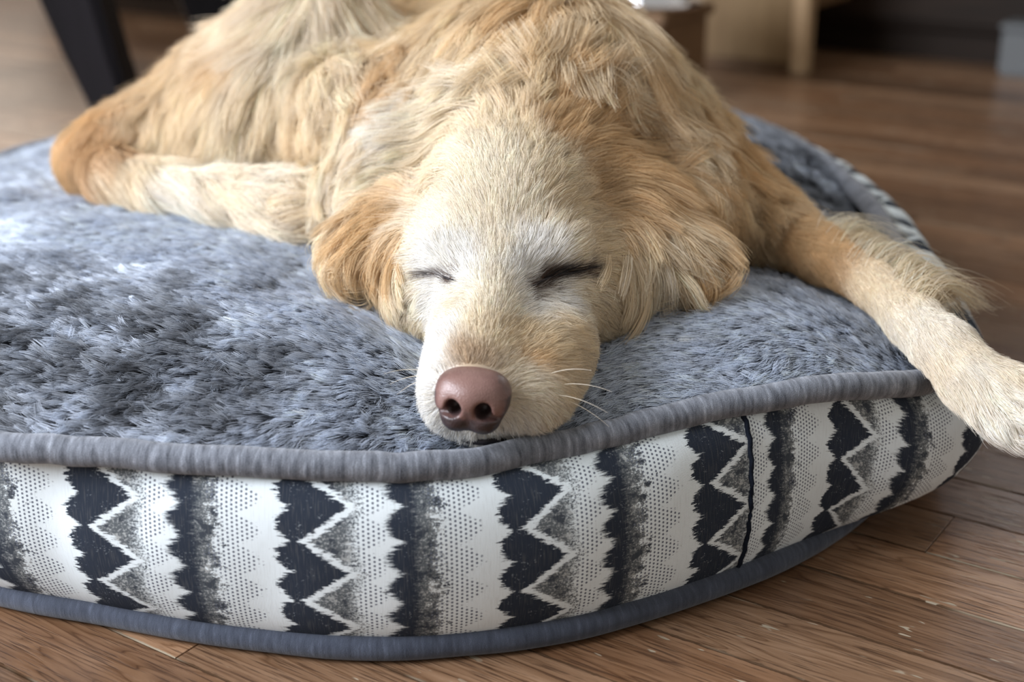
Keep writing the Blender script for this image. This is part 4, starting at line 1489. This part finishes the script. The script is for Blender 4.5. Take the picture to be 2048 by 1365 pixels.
# ------------------------------------------------------------------ plush pile of the bed
PLUSH = hair_material('plush_pile', [(0.0, (0.10, 0.10, 0.105)), (0.35, (0.25, 0.25, 0.26)), (0.65, (1, 1, 1)), (1.0, (1.15, 1.15, 1.15))], 0.25, 0.12, 0.4)
area = 0.78
N_TRY = int(area * 1.9e6)
xy = np.c_[RNG.uniform(-0.66, 0.48, N_TRY), RNG.uniform(0.66, 1.80, N_TRY)]
dxy = xy - BED_C
phi = np.degrees(np.arctan2(dxy[:, 1], dxy[:, 0]))
rr = np.hypot(dxy[:, 0], dxy[:, 1])
keep = rr < bed_rp(phi) - 0.006
# the far part is thinner: less of it can be told apart
keep &= RNG.random(N_TRY) < np.clip(1.75 - 0.95 * xy[:, 1], 0.22, 1)
xy, phi, rr = xy[keep], phi[keep], rr[keep]
z = bed_top(xy[:, 0], xy[:, 1])
R = np.c_[xy, z]
inside = D.sample(np.clip(R, D.lo, D.lo + D.h * (D.n - 1)))
inb = np.all((R > D.lo) & (R < D.lo + D.h * (D.n - 1)), axis=1)
keep = ~(inb & (inside < -0.006))
R = R[keep]
e = 0.004
gx = (bed_top(R[:, 0] + e, R[:, 1]) - bed_top(R[:, 0] - e, R[:, 1])) / (2 * e)
gy = (bed_top(R[:, 0], R[:, 1] + e) - bed_top(R[:, 0], R[:, 1] - e)) / (2 * e)
Nb = np.c_[-gx, -gy, np.ones(len(R))]
Nb /= np.linalg.norm(Nb, axis=1, keepdims=True)
print('plush hairs', len(R))
n_lock = len(R) // 15
pick = RNG.permutation(len(R))[:n_lock]
cid = nearest_in(R, R[pick])
ruff = np.clip(np.exp(-0.5 * (((R[:, 0] + 0.29) / 0.13) ** 2 + ((R[:, 1] - 0.78) / 0.085) ** 2)) + 0.9 * np.exp(-0.5 * (((R[:, 0] - 0.26) / 0.07) ** 2 + ((R[:, 1] - 1.22) / 0.18) ** 2)), 0, 1)       # rumpled near the front left
n1 = vnoise(R * 17, 41)
n2 = vnoise(R * 60, 43)
n3 = vnoise(R * np.array([38, 26, 30]), 47)
angc = math.radians(205) + 0.5 * n1 + (0.35 + 0.5 * ruff) * n2 + RNG.normal(0, 0.25, n_lock)[cid] * (0.7 + ruff) + RNG.normal(0, 0.18, len(R))
Tb = np.c_[np.cos(angc), np.sin(angc), np.zeros(len(R))]
Tb -= Nb * (Tb * Nb).sum(1, keepdims=True)
Tb /= np.linalg.norm(Tb, axis=1, keepdims=True)
Lb = 0.0155 * np.clip(1 + RNG.normal(0, 0.12, len(R)) + 0.15 * n2, 0.5, 1.5)
lf_ = np.radians(16 + 7 * n2 + 9 * np.clip(n3, 0, 1) + 12 * ruff) * np.clip(1 + RNG.normal(0, 0.25, len(R)) + RNG.normal(0, 0.25, n_lock)[cid], 0.3, 2.0)
K = 5
s = np.linspace(0, 1, K)
along = (Lb * np.cos(lf_))[:, None] * s
up_ = (Lb * np.sin(lf_))[:, None] * (s - 0.3 * s * s) * 1.3
PB = R[:, None, :] + along[..., None] * Tb[:, None, :] + up_[..., None] * Nb[:, None, :]
PB = clump_to(PB, cid, PB[pick], np.clip(0.26 + 0.45 * ruff + 0.16 * np.clip(n3, 0, 1) + 0.12 * RNG.normal(0, 1, n_lock)[cid], 0.1, 0.9), 0.35, 1.2)
tone = np.clip(1 + 0.09 * RNG.normal(0, 1, n_lock)[cid] + RNG.normal(0, 0.10, len(R)) - 0.95 * ruff * np.clip(0.50 + 0.6 * n2 + 0.5 * n3, 0, 1) - 0.12 * np.clip(n3, 0, 1), 0.25, 1.6)
pc = np.clip(np.array([0.68, 0.74, 0.84]) * tone[:, None], 0.01, 0.9)
curves_obj('plush_pile', PB, 0.00016, 0.00007, pc, PLUSH, cush, BO, kind='stuff')
